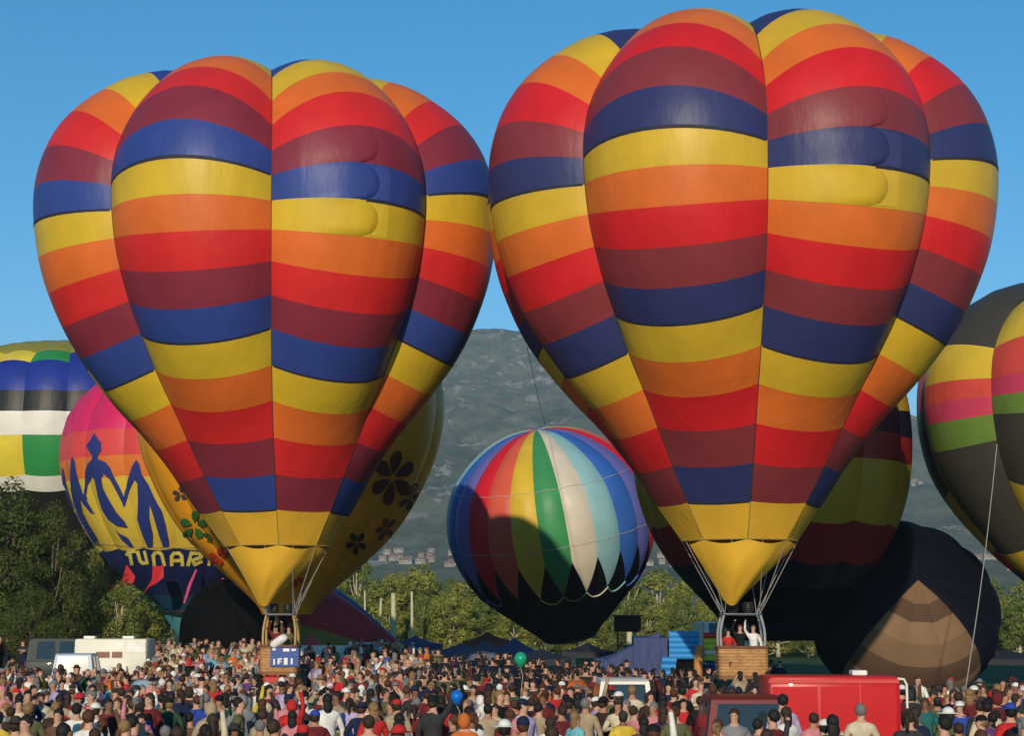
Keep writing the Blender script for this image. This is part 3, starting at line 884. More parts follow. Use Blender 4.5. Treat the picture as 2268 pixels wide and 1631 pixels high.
# striped envelope lying behind the left basket, pointing right
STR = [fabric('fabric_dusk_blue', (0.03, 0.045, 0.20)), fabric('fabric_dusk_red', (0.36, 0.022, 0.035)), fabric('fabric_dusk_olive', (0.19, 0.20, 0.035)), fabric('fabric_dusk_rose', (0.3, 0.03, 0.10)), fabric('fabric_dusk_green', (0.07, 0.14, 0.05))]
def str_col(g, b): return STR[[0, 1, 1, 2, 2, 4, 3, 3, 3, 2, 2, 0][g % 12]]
lying(690, 1424, 118.0, (0, radians(100), 0), 3.9, 5.4, 12, -105, str_col, 'blue, red and olive striped envelope lying behind the left basket', 0.05, (0.5,),
      prof=[(1.18, 0), (1.12, 0.10), (0.95, 0.26), (0.7, 0.47), (0.4, 0.72), (0.1, 0.90), (-0.15, 0.97), (-0.4, 0.9), (-0.62, 0.72), (-0.8, 0.4)])
# black one lying left of the left basket
lying(520, 1418, 112.0, (radians(50), 0, radians(0)), 3.0, 3.6, 10, 0, lambda g, b: m_blk, 'black half-inflated envelope lying left of the yellow balloon', 0.06, (0.5,), prof=[(1.0, 0), (0.97, 0.35), (0.82, 0.68), (0.55, 0.92), (0.2, 1.02), (-0.2, 1.05), (-0.6, 0.9), (-1.0, 0.6)])

# ------------------------------------------------------------------ trees
def leaf_mat(name, col):
    m = mat(name, col, 0.65, 0.2, var=0.4, scale=1.2, trans=0.35); return m
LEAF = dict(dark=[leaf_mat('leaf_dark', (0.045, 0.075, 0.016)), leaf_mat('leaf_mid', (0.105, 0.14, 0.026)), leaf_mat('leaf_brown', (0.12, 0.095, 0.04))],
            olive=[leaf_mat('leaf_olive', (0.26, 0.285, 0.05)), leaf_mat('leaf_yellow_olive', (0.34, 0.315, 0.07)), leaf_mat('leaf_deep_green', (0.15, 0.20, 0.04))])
m_bark = mat('bark', (0.16, 0.13, 0.09), 0.9, 0.1, var=0.3, scale=4, bump=0.5)
m_bark_pale = mat('bark_pale', (0.42, 0.38, 0.24), 0.9, 0.1, var=0.3, scale=4)
def crown_mesh(name, rng, blobs, n, size, mats):
    V, Fc, mi = [], [], []
    tot = sum(b[3] ** 2 for b in blobs)
    for bx, by, bz, br, sq in blobs:
        for _ in range(int(n * br * br / tot)):
            d = Vector((rng.gauss(0, 1), rng.gauss(0, 1), rng.gauss(0, 1))).normalized()
            rr = br * (0.55 + 0.5 * rng.random() ** 0.6) * (1 + 0.18 * sin(5 * d.x + bx) * cos(4 * d.z + bz))
            c = Vector((bx, by, bz)) + Vector((d.x * rr, d.y * rr, d.z * rr * sq))
            nrm = (d + Vector((rng.gauss(0, .5), rng.gauss(0, .5), rng.gauss(0, .5) + .25))).normalized()
            a = nrm.orthogonal().normalized(); b = nrm.cross(a)
            th = rng.random() * 6.28; a, b = a * cos(th) + b * sin(th), b * cos(th) - a * sin(th)
            s = size * (0.6 + 0.8 * rng.random()); l = s * (1.2 + .8 * rng.random())
            o = len(V)
            V += [c - a * l, c - b * s * 0.5 + nrm * s * .15, c + a * l, c + b * s * 0.5 + nrm * s * .15]
            Fc.append((o, o + 1, o + 2, o + 3)); mi.append(rng.choices((0, 1, 2), (5, 4, 1.6))[0])
    return mesh(name, V, Fc, mats, mi, False)
def tree_proto(seed, h, spread, n, size, mats, bark, low=0.12):
    rng = random.Random(seed)
    t = MB()
    top = Vector((rng.uniform(-.3, .3), rng.uniform(-.3, .3), h * 0.8))
    pts = [Vector((top.x * t_ + 0.12 * sin(3 * t_ + seed), top.y * t_, top.z * t_)) for t_ in [i / 6 for i in range(7)]]
    t.tube(pts, [0.035 * h * (1 - 0.8 * i / 6) for i in range(7)], 7)
    blobs = []
    NB = 24
    for k in range(NB):
        f = low + (0.95 - low) * (k + 0.5) / NB
        a = k * 2.4 + rng.random()
        wd = spread * (0.35 + 0.65 * sin(pi * min(1, f * 0.95 + .08)) ** 0.8)
        e = Vector((cos(a) * wd * rng.uniform(.35, .95), sin(a) * wd * rng.uniform(.35, .95), h * f))
        s0 = pts[min(6, max(1, int(f * 5)))]
        t.tube([s0 * 0.9, (s0 * .8 + e) / 1.9 + Vector((0, 0, -.05 * h)), e], [0.012 * h, 0.008 * h, 0.003 * h], 5)
        blobs.append((e.x, e.y, e.z, wd * rng.uniform(0.24, 0.46), rng.uniform(0.6, 0.95)))
    blobs.append((top.x, top.y, h * 0.93, spread * 0.36, 1.0))
    return t.mesh('trunk', bark, True), crown_mesh('crown', rng, blobs, n, size, mats)
def place_tree(name, proto, loc, sc, rz, label, group):
    r = empty(name, loc, rz); r.scale = (sc[0], sc[0], sc[1]) if isinstance(sc, tuple) else (sc, sc, sc)
    tag(r, label, 'tree', group)
    link('trunk', proto[0], r); link('crown', proto[1], r)
    return r
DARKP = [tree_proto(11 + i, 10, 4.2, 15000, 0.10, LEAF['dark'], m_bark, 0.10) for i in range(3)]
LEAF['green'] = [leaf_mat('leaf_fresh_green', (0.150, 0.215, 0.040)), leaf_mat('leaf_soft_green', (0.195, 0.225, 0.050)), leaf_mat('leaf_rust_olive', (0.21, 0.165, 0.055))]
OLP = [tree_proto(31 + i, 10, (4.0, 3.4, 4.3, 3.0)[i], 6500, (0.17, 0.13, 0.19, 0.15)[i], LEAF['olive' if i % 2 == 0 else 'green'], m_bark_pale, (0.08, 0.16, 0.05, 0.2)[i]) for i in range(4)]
def tree_at(name, proto, px, py_top, Y, spread, rz, label, group, h0=10.0):
    p = W(px, py_top, Y); gz = ground_z(p.x, Y)
    sv = (p.z - gz) / h0
    return place_tree(name, proto, (p.x, Y, gz - 0.1), (sv * spread, sv), rz, label, group)
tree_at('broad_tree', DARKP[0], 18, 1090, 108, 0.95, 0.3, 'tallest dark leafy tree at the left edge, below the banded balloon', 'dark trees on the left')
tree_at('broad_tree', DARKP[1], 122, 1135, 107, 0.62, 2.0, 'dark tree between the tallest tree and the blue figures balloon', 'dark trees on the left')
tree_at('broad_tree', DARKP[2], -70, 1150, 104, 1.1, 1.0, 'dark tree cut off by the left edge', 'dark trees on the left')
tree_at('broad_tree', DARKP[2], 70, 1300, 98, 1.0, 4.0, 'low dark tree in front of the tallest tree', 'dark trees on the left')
tree_at('broad_tree', OLP[1], 268, 1292, 110, 0.95, 3.1, 'low rounded tree under the red pennants', 'dark trees on the left')
tree_at('broad_tree', OLP[0], 318, 1338, 113, 0.95, 5.2, 'smallest tree left of the teal scoop', 'dark trees on the left')
tree_at('pointed_tree', OLP[2], 204, 1232, 116, 0.6, 0.9, 'slim pale tree with a pointed top left of the lettering', 'dark trees on the left')
def wood_label(t, px):
    for x, a in ((560, 'behind the figures balloon'), (760, 'behind the yellow balloon'), (1000, 'between the yellow and tilted balloons'), (1420, 'behind the tilted balloon'), (1600, 'between the tilted and tallest balloons'), (2140, 'behind the lying navy envelope'), (9999, 'at the right edge')):
        if px < x: return t + ' ' + a
rng = random.Random(5)
px = -60; i = 0
while px < 2380:
    Y = rng.uniform(200, 232)
    top = rng.uniform(1228, 1296) + (18 if 700 < px < 790 else 0)
    tree_at('olive_tree', OLP[(i * 3 + i // 3) % 4], px, top, Y, rng.uniform(0.8, 1.25), rng.uniform(0, 6.28), wood_label('olive green tree in the sunlit wood', px), 'trees in the sunlit wood')
    px += rng.uniform(50, 80); i += 1
px = 640
while px < 2380:
    Y = rng.uniform(184, 198)
    tree_at('olive_tree', OLP[i % 4], px, rng.uniform(1318, 1352), Y, rng.uniform(1.1, 1.4), rng.uniform(0, 6.28), wood_label('low bushy tree at the front edge of the wood', px), 'low trees at the front of the wood')
    px += rng.uniform(58, 85); i += 1

# pale poles in front of the wood
m_pole = mat('pole_pale_wood', (0.50, 0.46, 0.30), 0.8)
for x, y0, y1, Y, wd, lab in ((912, 1314, 1412, 178, .13, 'tall thin pale pole right of the lying striped envelope'), (871, 1318, 1400, 179, .24, 'thick pale pole left of the thinnest tall pole'), (838, 1328, 1380, 180, .13, 'short pale pole leaning beside the lying striped envelope'),
                              (808, 1312, 1360, 181, .10, 'shortest pale pole nearest the yellow balloon'), (1394, 1385, 1450, 176, .28, 'pale post right of the black balloon base')):
    a, b = W(x, y1, Y), W(x + (6 if x == 838 else 0), y0, Y); a.z = ground_z(a.x, Y)
    mb = MB().tube([a - a, (b - a) * .5 + Vector((.03, 0, 0)), b - a], [wd * 1.1, wd, wd * .85], 8)
    mb.lathe([(wd * .5, (b - a).z), (wd * 1.0, (b - a).z + .02), (wd * .9, (b - a).z + .1)], 8, ((b - a).x, 0, 0))
    tag(mb.build('wooden_pole', m_pole, None, True, a), lab, 'pole', 'pale poles before the wood')

# ------------------------------------------------------------------ houses at the foot of the mountain
HW = [mat('house_wall_white', (0.36, 0.33, 0.28), 0.8), mat('house_wall_pink', (0.30, 0.22, 0.17), 0.8), mat('house_wall_cream', (0.32, 0.27, 0.20), 0.8)]
m_roof = mat('house_roof', (0.24, 0.14, 0.10), 0.85); m_hwin = mat('house_window', (0.06, 0.06, 0.07), 0.3)
def house_meshes(w_, d, h):
    wall = MB().box(-w_ / 2, -d / 2, -4, w_ / 2, d / 2, h)
    roof = MB().prism([(-d / 2 - .5, h), (d / 2 + .5, h), (0, h + d * .3)], -w_ / 2 - .5, w_ / 2 + .5)
    win = MB().box(-0.7, -.12, -0.6, 0.7, .1, 0.6)
    return wall, roof, win
HP = []
for w_, d, h in ((6, 5, 3), (8, 5, 2.6), (5, 5, 3.4)):
    a, b, c = house_meshes(w_, d, h); HP.append([[a.mesh('wall', x) for x in HW], b.mesh('roof', m_roof), c.mesh('window', m_hwin), w_, d, h])
def house(px, py, k):
    y = 1000
    while y < 2600:
        p = W(px, py, y)
        if mountain_h(p.x, y) - 1 > p.z: break
        y += 15
    p = W(px, py, y)
    hp = HP[k % 3]
    r = empty('house', (p.x, y, mountain_h(p.x, y) - 0.5), rng.uniform(-.4, .4))
    tag(r, 'small pale house in the town at the foot of the mountain', 'house', 'houses at the foot of the mountain')
    link('wall', hp[0][rng.randrange(3)], r); link('roof', hp[1], r)
    for xx in (-.28, .28): link('window', hp[2], r, (xx * hp[3], -hp[4] / 2, hp[5] * .55))
k = 0
for x0, x1, n_, ya, yb in ((800, 1020, 20, 1226, 1258), (1410, 1510, 7, 1232, 1262), (1988, 2040, 3, 1070, 1110), (2165, 2268, 10, 1232, 1275)):
    for _ in range(n_):
        house(rng.uniform(x0, x1), rng.uniform(ya, yb), k); k += 1

# ------------------------------------------------------------------ vehicles
def paint(name, col, rough=0.45): return mat(name, col, rough, 0.2, var=0.05, scale=1.5, coat=0.08)
m_tyre = m_black; m_rim = mat('wheel_rim', (0.4, 0.4, 0.42), 0.35, 0.5, 0.7)
m_lamp_r = mat('tail_lamp_red', (0.4, 0.01, 0.01), 0.2); m_lamp_w = mat('head_lamp_clear', (0.7, 0.7, 0.68), 0.15)
m_chrome = mat('bumper_grey', (0.3, 0.3, 0.31), 0.3, 0.5, 0.6)
def wheels(root, xs, ys, r):
    for y in ys:
        for x in xs:
            t = MB().lathe([(r * .62, -.11), (r * .95, -.11), (r, -.07), (r, .07), (r * .95, .11), (r * .62, .11)], 18, axis='x').build('wheel', m_tyre, root, True, (x, y, r))
            MB().lathe([(0.02, -.115), (r * .6, -.10), (r * .6, .10), (0.02, .115)], 14, axis='x').build('rim', m_rim, t, True)
def car(px, py_top, Y, w_, h, L, col, label, rz=0.0, kind='suv', name='parked_car', sink=0.0, cat='car', grp=None):
    """vehicle whose rear faces the camera when rz = 0; local x across, y along"""
    p = W(px, py_top, Y); gz = ground_z(p.x, Y)
    h = p.z - gz if h is None else h
    root = empty(name, (p.x, Y, p.z - h), rz)
    tag(root, label, cat, grp)
    hw = w_ / 2
    belt = h * 0.56
    mb = MB(); mb.box(-hw, 0, 0.32, hw, L, belt, 0, 0.10)
    if kind == 'suv': cab = (0.05, L * 0.62)
    elif kind == 'pickup': cab = (L * 0.42, L * 0.78)
    elif kind == 'sedan': cab = (L * 0.18, L * 0.68)
    else: cab = (0.0, L * 0.9)
    y0, y1 = cab
    rk0 = 0.12 if kind in ('suv', 'van') else 0.5
    poly = [(y0, belt - .05), (y0 + rk0, h - .05), (y0 + rk0 + .15, h), (y1 - .75, h), (y1 - .6, h - .05), (y1, belt - .05)]
    n0 = len(mb.v); mb.prism(poly, -hw + .04, hw - .04)
    for v in mb.v[n0:]:
        if v.z > belt: v.x *= 1 - 0.16 * (v.z - belt) / (h - belt)
    body = mb.build('body', col, root, True)
    def pane(name_, quad, th=0.012):
        c = sum((Vector(q) for q in quad), Vector()) / 4
        a = (Vector(quad[1]) - Vector(quad[0])).cross(Vector(quad[3]) - Vector(quad[0])).normalized()
        V = [Vector(q) + a * th for q in quad] + [Vector(q) - a * .02 for q in quad]
        link(name_, mesh(name_, V, [(0, 1, 2, 3), (7, 6, 5, 4), (0, 4, 5, 1), (1, 5, 6, 2), (2, 6, 7, 3), (3, 7, 4, 0)], m_glass, None, False), root)
    tz0, tz1 = belt + .06, h - .12
    f = lambda z: (hw - .04) * (1 - 0.16 * (z - belt) / (h - belt))
    yr = lambda z: y0 + rk0 * (z - belt + .05) / (h - belt)
    pane('rear_window', [(-f(tz0) + .14, yr(tz0), tz0), (f(tz0) - .14, yr(tz0), tz0), (f(tz1) - .12, yr(tz1), tz1), (-f(tz1) + .12, yr(tz1), tz1)])
    yf = lambda z: y1 - .6 * (z - belt + .05) / (h - belt)
    pane('windscreen', [(f(tz0) - .12, yf(tz0), tz0), (-f(tz0) + .12, yf(tz0), tz0), (-f(tz1) + .12, yf(tz1), tz1), (f(tz1) - .12, yf(tz1), tz1)])
    for sx in (-1, 1):
        ya, ybb = y0 + rk0 + .3, y1 - .75; ym = (ya + ybb) / 2
        for a_, b_ in ((ya, ym - .06), (ym + .06, ybb)):
            if b_ - a_ > .3:
                q = [(sx * f(tz0), a_, tz0), (sx * f(tz0), b_, tz0), (sx * f(tz1), b_ - .05, tz1), (sx * f(tz1), a_ + .05, tz1)]
                pane('side_window', q if sx > 0 else q[::-1])
        MB().box(sx * (hw - .2) - .11, -.02, belt - .32, sx * (hw - .2) + .11, .05, belt - .08, 0, .015).build('tail_lamp', m_lamp_r, root)
        MB().box(sx * (hw - .25) - .14, L - .05, belt - .3, sx * (hw - .25) + .14, L + .02, belt - .12, 0, .015).build('headlight', m_lamp_w, root)
        MB().box(sx * hw - (0 if sx > 0 else .2), y1 - .5, belt + .02, sx * hw + (.2 if sx > 0 else 0), y1 - .38, belt + .2, 0, .03).build('mirror', col, root)
    MB().box(-hw + .03, -.09, .36, hw - .03, .04, .56, 0, .03).build('rear_bumper', m_chrome, root)
    MB().box(-.26, -.105, .40, .26, -.092, .52).build('number_plate', m_white, root)
    wheels(root, (-hw + .12, hw - .12), (L * .2, L * .8), .34)
    return root
RED = paint('paint_red', (0.15, 0.010, 0.012)); DKG = paint('paint_dark_green', (0.02, 0.03, 0.028)); SILV = paint('paint_pale_blue', (0.42, 0.50, 0.58)); WHT = paint('paint_cream_white', (0.72, 0.68, 0.58)); TEAL = paint('paint_blue_grey', (0.20, 0.30, 0.38))
car(1660, 1546, 33.8, 1.60, 1.78, 4.2, RED, 'red car with dark rear window left of the red trailer', 0.0, 'suv')
car(86, 1416, 88.0, 4.6, None, 4.6, DKG, 'dark green off-road car below the dark trees on the left', radians(0), 'suv') if False else None
car(60, 1416, 86.5, 1.9, None, 4.9, DKG, 'dark off-road car with long side windows left of the cream camper', radians(-80), 'suv')
car(161, 1449, 78.0, 1.75, 2.0, 4.4, SILV, 'pale blue-grey car in front of the cream camper', radians(4), 'suv')
car(205, 1508, 60.0, 1.75, 1.45, 4.3, TEAL, 'low pale blue car parked sideways among the crowd on the left', radians(-78), 'sedan')
car(1385, 1507, 49.0, 1.52, 1.80, 4.0, WHT, 'small white van in the middle of the crowd', 0.0, 'van', 'parked_van', cat='van')
car(795, 1424, 112.0, 2.0, 2.45, 4.6, paint('paint_lilac', (0.40, 0.44, 0.58)), 'pale blue van in the shade below the lying striped envelope', radians(-25), 'van', 'parked_van', cat='van')
car(1545, 1378, 141.0, 2.2, None, 4.5, WHT, 'white-roofed truck in front of the wood, above the blue inflatable', radians(-70), 'van', 'parked_truck', cat='truck')

def camper():
    Y = 84.0; p = W(165, 1416, Y); gz = ground_z(p.x, Y)
    h = p.z - gz
    root = empty('camper_van', (p.x, Y, gz)); tag(root, 'cream camper van with a brown window band on the left', 'camper')
    MB().box(0, 0, .45, 3.15, 2.2, h, 0, .10).build('body', WHT, root, True)
    MB().box(2.2, -.02, h - .62, 3.1, 0, h - .12, 0, .02).build('cab_overhang', mat('paint_off_white', (.74, .70, .66), .4), root)
    for x0, x1 in ((.95, 1.55), (1.65, 2.1)): MB().box(x0, -.03, h - .82, x1, .02, h - .56, 0, .01).build('window', mat('window_curtain_brown', (.22, .09, .05), .4), root)
    MB().box(.5, -.28, h - 1.42, 2.35, 0, h - 1.16, 0, .03).build('awning', m_white, root)
    MB().box(.1, -.015, .6, 3.05, .0, .72).build('side_stripe', mat('stripe_brown', (.25, .12, .06), .5), root)
    for x in (.3, 2.0): MB().box(x, .4, h, x + .5, .9, h + .12, 0, .03).build('roof_vent', m_white, root)
    for x in (.7, 2.6):
        t = MB().lathe([(.2, -.11), (.33, -.11), (.35, 0), (.33, .11), (.2, .11)], 18, axis='y').build('wheel', m_tyre, root, True, (x, .15, .35))
        MB().lathe([(.02, -.12), (.2, -.1), (.2, .1), (.02, .12)], 14, axis='y').build('rim', m_rim, t, True)
camper()

def trailer():
    Y = 36.5; a = W(1703, 1499, Y); b = W(1990, 1499, Y); gz = ground_z(a.x, Y); h = a.z - gz; L = b.x - a.x
    root = empty('cargo_trailer', (a.x, Y, gz)); tag(root, 'bright red enclosed cargo trailer standing in the crowd', 'trailer')
    red = paint('paint_trailer_red', (0.50, 0.010, 0.014), .35)
    MB().box(0, 0, .42, L, 1.7, h, 0, .06).build('body', red, root, True)
    xs = [0.03, L * .385, L * .70, L - .03]
    for x0, x1 in zip(xs, xs[1:]): MB().box(x0 + .03, -.014, .5, x1 - .03, .0, h - .2, 0, .006).build('side_panel', red, root)
    for x in xs[1:3]: MB().box(x - .012, -.022, .46, x + .012, -.001, h - .1).build('panel_strip', paint('paint_strip_red', (.58, .06, .05), .4), root)
    MB().box(-.01, -.03, h - .14, L + .01, .02, h - .06, 0, .01).build('top_rail', paint('paint_strip_red', (.58, .06, .05), .4), root)
    MB().box(-.01, -.03, .38, L + .01, .02, .46).build('lower_rail', m_chrome, root)
    MB().box(L * .68, .5, h, L * .80, .9, h + .10, 0, .03).build('roof_vent', m_white, root)
    MB().tube([(L, .1, h - .05), (L + .12, .1, h - .06), (L + .17, .1, h - .16), (L + .17, .1, h - .6)], .025, 7).build('door_rail', m_white, root, True)
    MB().box(L, .05, .6, L + .03, 1.6, h - .1, 0, .01).build('rear_door', red, root)
    for i in range(4): MB().box(L + .03, .25, .8 + i * .28, L + .06, .9, .9 + i * .28).build('ladder_rung', m_white, root)
    MB().box(L * .40, -.05, .44, L * .68, .02, .74, 0, .03).build('mudguard', red, root)
    for x in (L * .47, L * .61):
        t = MB().lathe([(.18, -.1), (.3, -.1), (.32, 0), (.3, .1), (.18, .1)], 18, axis='y').build('wheel', m_tyre, root, True, (x, .1, .32))
        MB().lathe([(.02, -.11), (.18, -.09), (.18, .09), (.02, .11)], 14, axis='y').build('rim', m_rim, t, True)
    MB().tube([(0, .85, .5), (-.9, .85, .48)], .05, 8).build('drawbar', m_chrome, root)
trailer()

# ------------------------------------------------------------------ tents, canopies, inflatables
def canopy(px, py, Y, wd, dp, roof_h, leg_h, m, label, name='canopy_tent', val=0.3):
    p = W(px, py, Y); gz = ground_z(p.x, Y); H = p.z - gz
    eave = H - roof_h
    root = empty(name, (p.x, Y, gz)); tag(root, label, 'tent', 'tents and canopies behind the crowd')
    N = 6
    V, Fc = [], []
    cor = [(-wd / 2, -dp / 2), (wd / 2, -dp / 2), (wd / 2, dp / 2), (-wd / 2, dp / 2)]
    for s in range(4):
        (x0, y0), (x1, y1) = cor[s], cor[(s + 1) % 4]
        o = len(V)
        for j in range(N + 1):
            t = j / N
            for i in range(N + 1):
                u = i / N
                bx, by = x0 + (x1 - x0) * u, y0 + (y1 - y0) * u
                z = eave + roof_h * (t ** 1.7) + (-.06 * sin(pi * u) * (1 - t))
                V.append((bx * (1 - t), by * (1 - t), z))
        for j in range(N):
            for i in range(N):
                q = o + j * (N + 1) + i; Fc.append((q, q + 1, q + N + 2, q + N + 1))
        o = len(V)
        for i in range(N + 1):
            u = i / N; bx, by = x0 + (x1 - x0) * u, y0 + (y1 - y0) * u
            z = eave - .06 * sin(pi * u)
            V += [(bx, by, z), (bx * 1.003, by * 1.003, z - val - (.05 if i % 2 else 0))]
        Fc += [(o + 2 * i, o + 2 * i + 1, o + 2 * i + 3, o + 2 * i + 2) for i in range(N)]
    link('canopy', mesh('canopy', V, Fc, m), root)
    for x, y in cor: MB().tube([(x * .98, y * .98, 0), (x * .98, y * .98, eave)], .03, 6).build('leg', m_chrome, root)
    return root
CB = [mat('canvas_blue', (0.035, 0.06, 0.16), .7), mat('canvas_mid_blue', (0.04, 0.075, 0.17), .7), mat('canvas_grey_blue', (0.07, 0.085, 0.13), .7), mat('canvas_red', (0.22, 0.045, 0.03), .7), mat('canvas_dark', (0.015, 0.018, 0.028), .7), mat('canvas_white', (.68, .64, .6), .7), mat('canvas_rose', (.5, .07, .09), .7)]  # tent blues deepened so the canvas colour carries the missing shade
canopy(1395, 1431, 92, 3.4, 3, .62, 2, CB[0], 'blue canopy with a pointed roof left of the blue inflatable')
canopy(1140, 1413, 108, 3.6, 3, .85, 2, CB[1], 'blue pointed tent behind the green toy balloon')
canopy(1075, 1419, 112, 4.4, 3, .7, 2, CB[2], 'grey-blue tent under the red tent roof')
canopy(1080, 1401, 124, 3.2, 3, .55, 2, CB[3], 'red tent roof with a pale top in front of the wood')
canopy(1020, 1426, 100, 4.0, 3, .5, 2, CB[2], 'low grey-blue tent left of the green toy balloon')
canopy(1200, 1437, 100, 3.4, 3, .5, 2, CB[4], 'dark tent right of the green toy balloon')
canopy(920, 1410, 116, 3.2, 3, .45, 2, CB[0], 'blue tent at the foot of the thin pale pole')
canopy(1300, 1424, 112, 3.0, 3, .5, 2, CB[4], 'dark tent below the black balloon base')
canopy(2228, 1440, 100, 5.0, 3, .4, 2, CB[4], 'dark blue tent at the right edge')
canopy(690, 1405, 104, 3.1, 3, 1.1, 2, CB[6], 'rose red tent with a pointed roof right of the left basket', val=.25)
canopy(1462, 1412, 118, 4.2, 3, .5, 2, CB[4], 'dark tent behind the blue inflatable')
tag(MB().box(-1.3, 0, 0, 1.3, 1.5, 1.45, 0, .05).build('white_box_stall', CB[5], None, True, (W(712, 1450, 96).x, 96, ground_z(-9, 96))), 'white cloth-covered stall right of the left basket', 'stall')

def inflatable():
    Y = 80.0; a = W(1468, 1398, Y); b = W(1548, 1398, Y); gz = 0.0
    root = empty('inflatable_playhouse', (a.x, Y, gz)); tag(root, 'bright blue inflatable playhouse with orange and lime sides', 'inflatable')
    w_ = b.x - a.x; H = a.z
    cb = fabric('vinyl_sky_blue', (0.03, 0.26, 0.62)); co = fabric('vinyl_orange', (0.52, 0.22, 0.06)); cl = fabric('vinyl_lime', (0.50, 0.60, 0.06)); cw = fabric('vinyl_white', (.68, .68, .58)); crd = fabric('vinyl_red', (.5, .04, .03)); cdk = fabric('vinyl_navy', (.02, .04, .15))
    n = 5
    for k in range(n):                    # upper wall: fat horizontal tubes
        z = H - .17 - k * (H * .36 / n); MB().tube([(0.25, 0, z), (w_, 0, z)], .145, 10).build('wall_tube', cb, root, True)
    for k in range(7):
        z = H * .6 - k * (H * .6 / 7); x = -.05 - .04 * k
        MB().tube([(x, 0, z), (x + .6, 0, z)], .145, 10).build('wall_tube', cb, root, True)
    MB().tube([(w_ * .95, -.25, 0), (w_ * .95, -.25, H * .55), (w_ * 1.0, -.2, H * .8)], .19, 10).build('orange_post', co, root, True)
    for k, m in enumerate((crd, cl, cl, cw, cl, cdk, cdk, cdk)):
        z = H * .98 - .14 - k * .235; MB().tube([(w_ + .2, .1, z), (w_ + 1.15, .1, z)], .13, 10).build('side_tube', m, root, True)
    MB().box(.4, .25, 0, w_, .35, H * .62).build('dark_opening', m_blk, root)  # black panel stands in for the shade inside the opening
    MB().prism([(.2, 0), (1.6, 0), (1.6, H * .93), (.2, H * .9)], -1.2, .2).build('slide_body', cdk, root)
    v = [(-2.6, .4, H * .55), (-.1, .4, H * .98), (-.1, 1.6, H * .98), (-2.6, 1.6, H * .55), (-2.6, .4, 0), (-.1, .4, 0), (-.1, 1.6, 0), (-2.6, 1.6, 0)]
    MB().add(v, [(0, 1, 2, 3), (4, 7, 6, 5), (0, 4, 5, 1), (1, 5, 6, 2), (2, 6, 7, 3), (3, 7, 4, 0)]).build('slide_ramp', cdk, root)
inflatable()
# brown hut roof and board in front of the wood
p = W(1390, 1366, 136)
r = empty('billboard', (p.x, 136, 0)); tag(r, 'dark brown board on posts in front of the wood', 'board')
MB().box(-.95, 0, p.z - 1.1, .95, .25, p.z, 0, .03).build('board', mat('board_brown', (.05, .022, .012), .8), r)
for x in (-.7, .7): MB().box(x - .06, .05, 0, x + .06, .17, p.z - 1.1).build('post', m_bark, r)
MB().box(-1.05, -.08, p.z, 1.05, .33, p.z + .08).build('cap', mat('board_cap', (.12, .05, .03), .8), r)

# toy balloons above the crowd
def toy(px, py, Y, rad, m, label, zend):
    p = W(px, py, Y)
    root = empty('toy_balloon', p); tag(root, label, 'toy balloon', 'toy balloons above the crowd')
    pr = [(0.001, 1.0), (.3, .95), (.6, .78), (.85, .5), (.98, .15), (1.0, -.1), (.93, -.45), (.72, -.85), (.42, -1.2), (.16, -1.45), (.06, -1.52)]
    MB().lathe([(a * rad, b * rad) for a, b in pr[::-1]], 18).build('skin', m, root, True)
    MB().lathe([(.02, -1.62 * rad), (.12 * rad, -1.6 * rad), (.05 * rad, -1.5 * rad)], 8).build('knot', m, root, True)
    MB().tube([(0, 0, -1.6 * rad), (.05, 0, -2.6 * rad), (-.02, 0, zend - p.z)], .006, 5).build('string', m_rope, root)
toy(1153, 1459, 44, .145, mat('rubber_green', (0.02, 0.42, 0.24), .12, .6, trans=.35), 'shiny green toy balloon floating over the middle of the crowd', 1.3)
toy(1012, 1543, 34, .105, mat('rubber_blue', (0.01, 0.19, 0.70), .12, .6, trans=.3), 'shiny blue toy balloon just above the heads of the crowd', 1.3)

# tether ropes
def rope(a, b, sag_, label, rad=.02):
    pts = [a.lerp(b, i / 16) - Vector((0, 0, sag_ * sin(pi * i / 16))) for i in range(17)]
    tag(MB().tube([q - pts[0] for q in pts], rad, 5).build('tether_rope', m_rope, None, True, pts[0]), label, 'rope', 'tether ropes')
rope(W(2208, 985, 84), Vector((W(2138, 1500, 62).x, 62, 1.2)), .5, 'pale rope running down in front of the charcoal balloon')
rope(W(1168, 770, 69), W(1215, 962, 124), .3, 'thin rope between the tallest balloon and the tilted balloon', .012)

# ------------------------------------------------------------------ people
SKIN = [mat('skin_light', (0.50, 0.27, 0.18), .55), mat('skin_tan', (0.38, 0.19, 0.11), .55), mat('skin_brown', (0.20, 0.09, 0.05), .55)]
CLOTH = {'black': (.012, .012, .014), 'charcoal': (.035, .034, .036), 'navy': (.015, .02, .05), 'dark brown': (.045, .026, .018), 'brown': (.11, .06, .035), 'maroon': (.13, .02, .022), 'red': (.45, .025, .025), 'orange': (.5, .13, .03),
         'pink': (.55, .20, .22), 'white': (.68, .65, .6), 'cream': (.55, .46, .32), 'beige': (.36, .27, .17), 'grey': (.2, .2, .2), 'olive': (.10, .10, .045), 'forest green': (.03, .075, .04), 'teal': (.02, .12, .115), 'royal blue': (.03, .06, .30),
         'light blue': (.26, .36, .5), 'purple': (.10, .04, .15), 'yellow': (.58, .40, .05), 'lilac': (.42, .34, .5), 'turquoise': (.18, .45, .48)}
CM = {k: mat('cloth_' + k.replace(' ', '_'), v, .85, .1, var=.2, scale=6, bump=.35, bscale=9) for k, v in CLOTH.items()}
TROU = ['black', 'navy', 'charcoal', 'beige', 'dark brown', 'grey', 'olive']
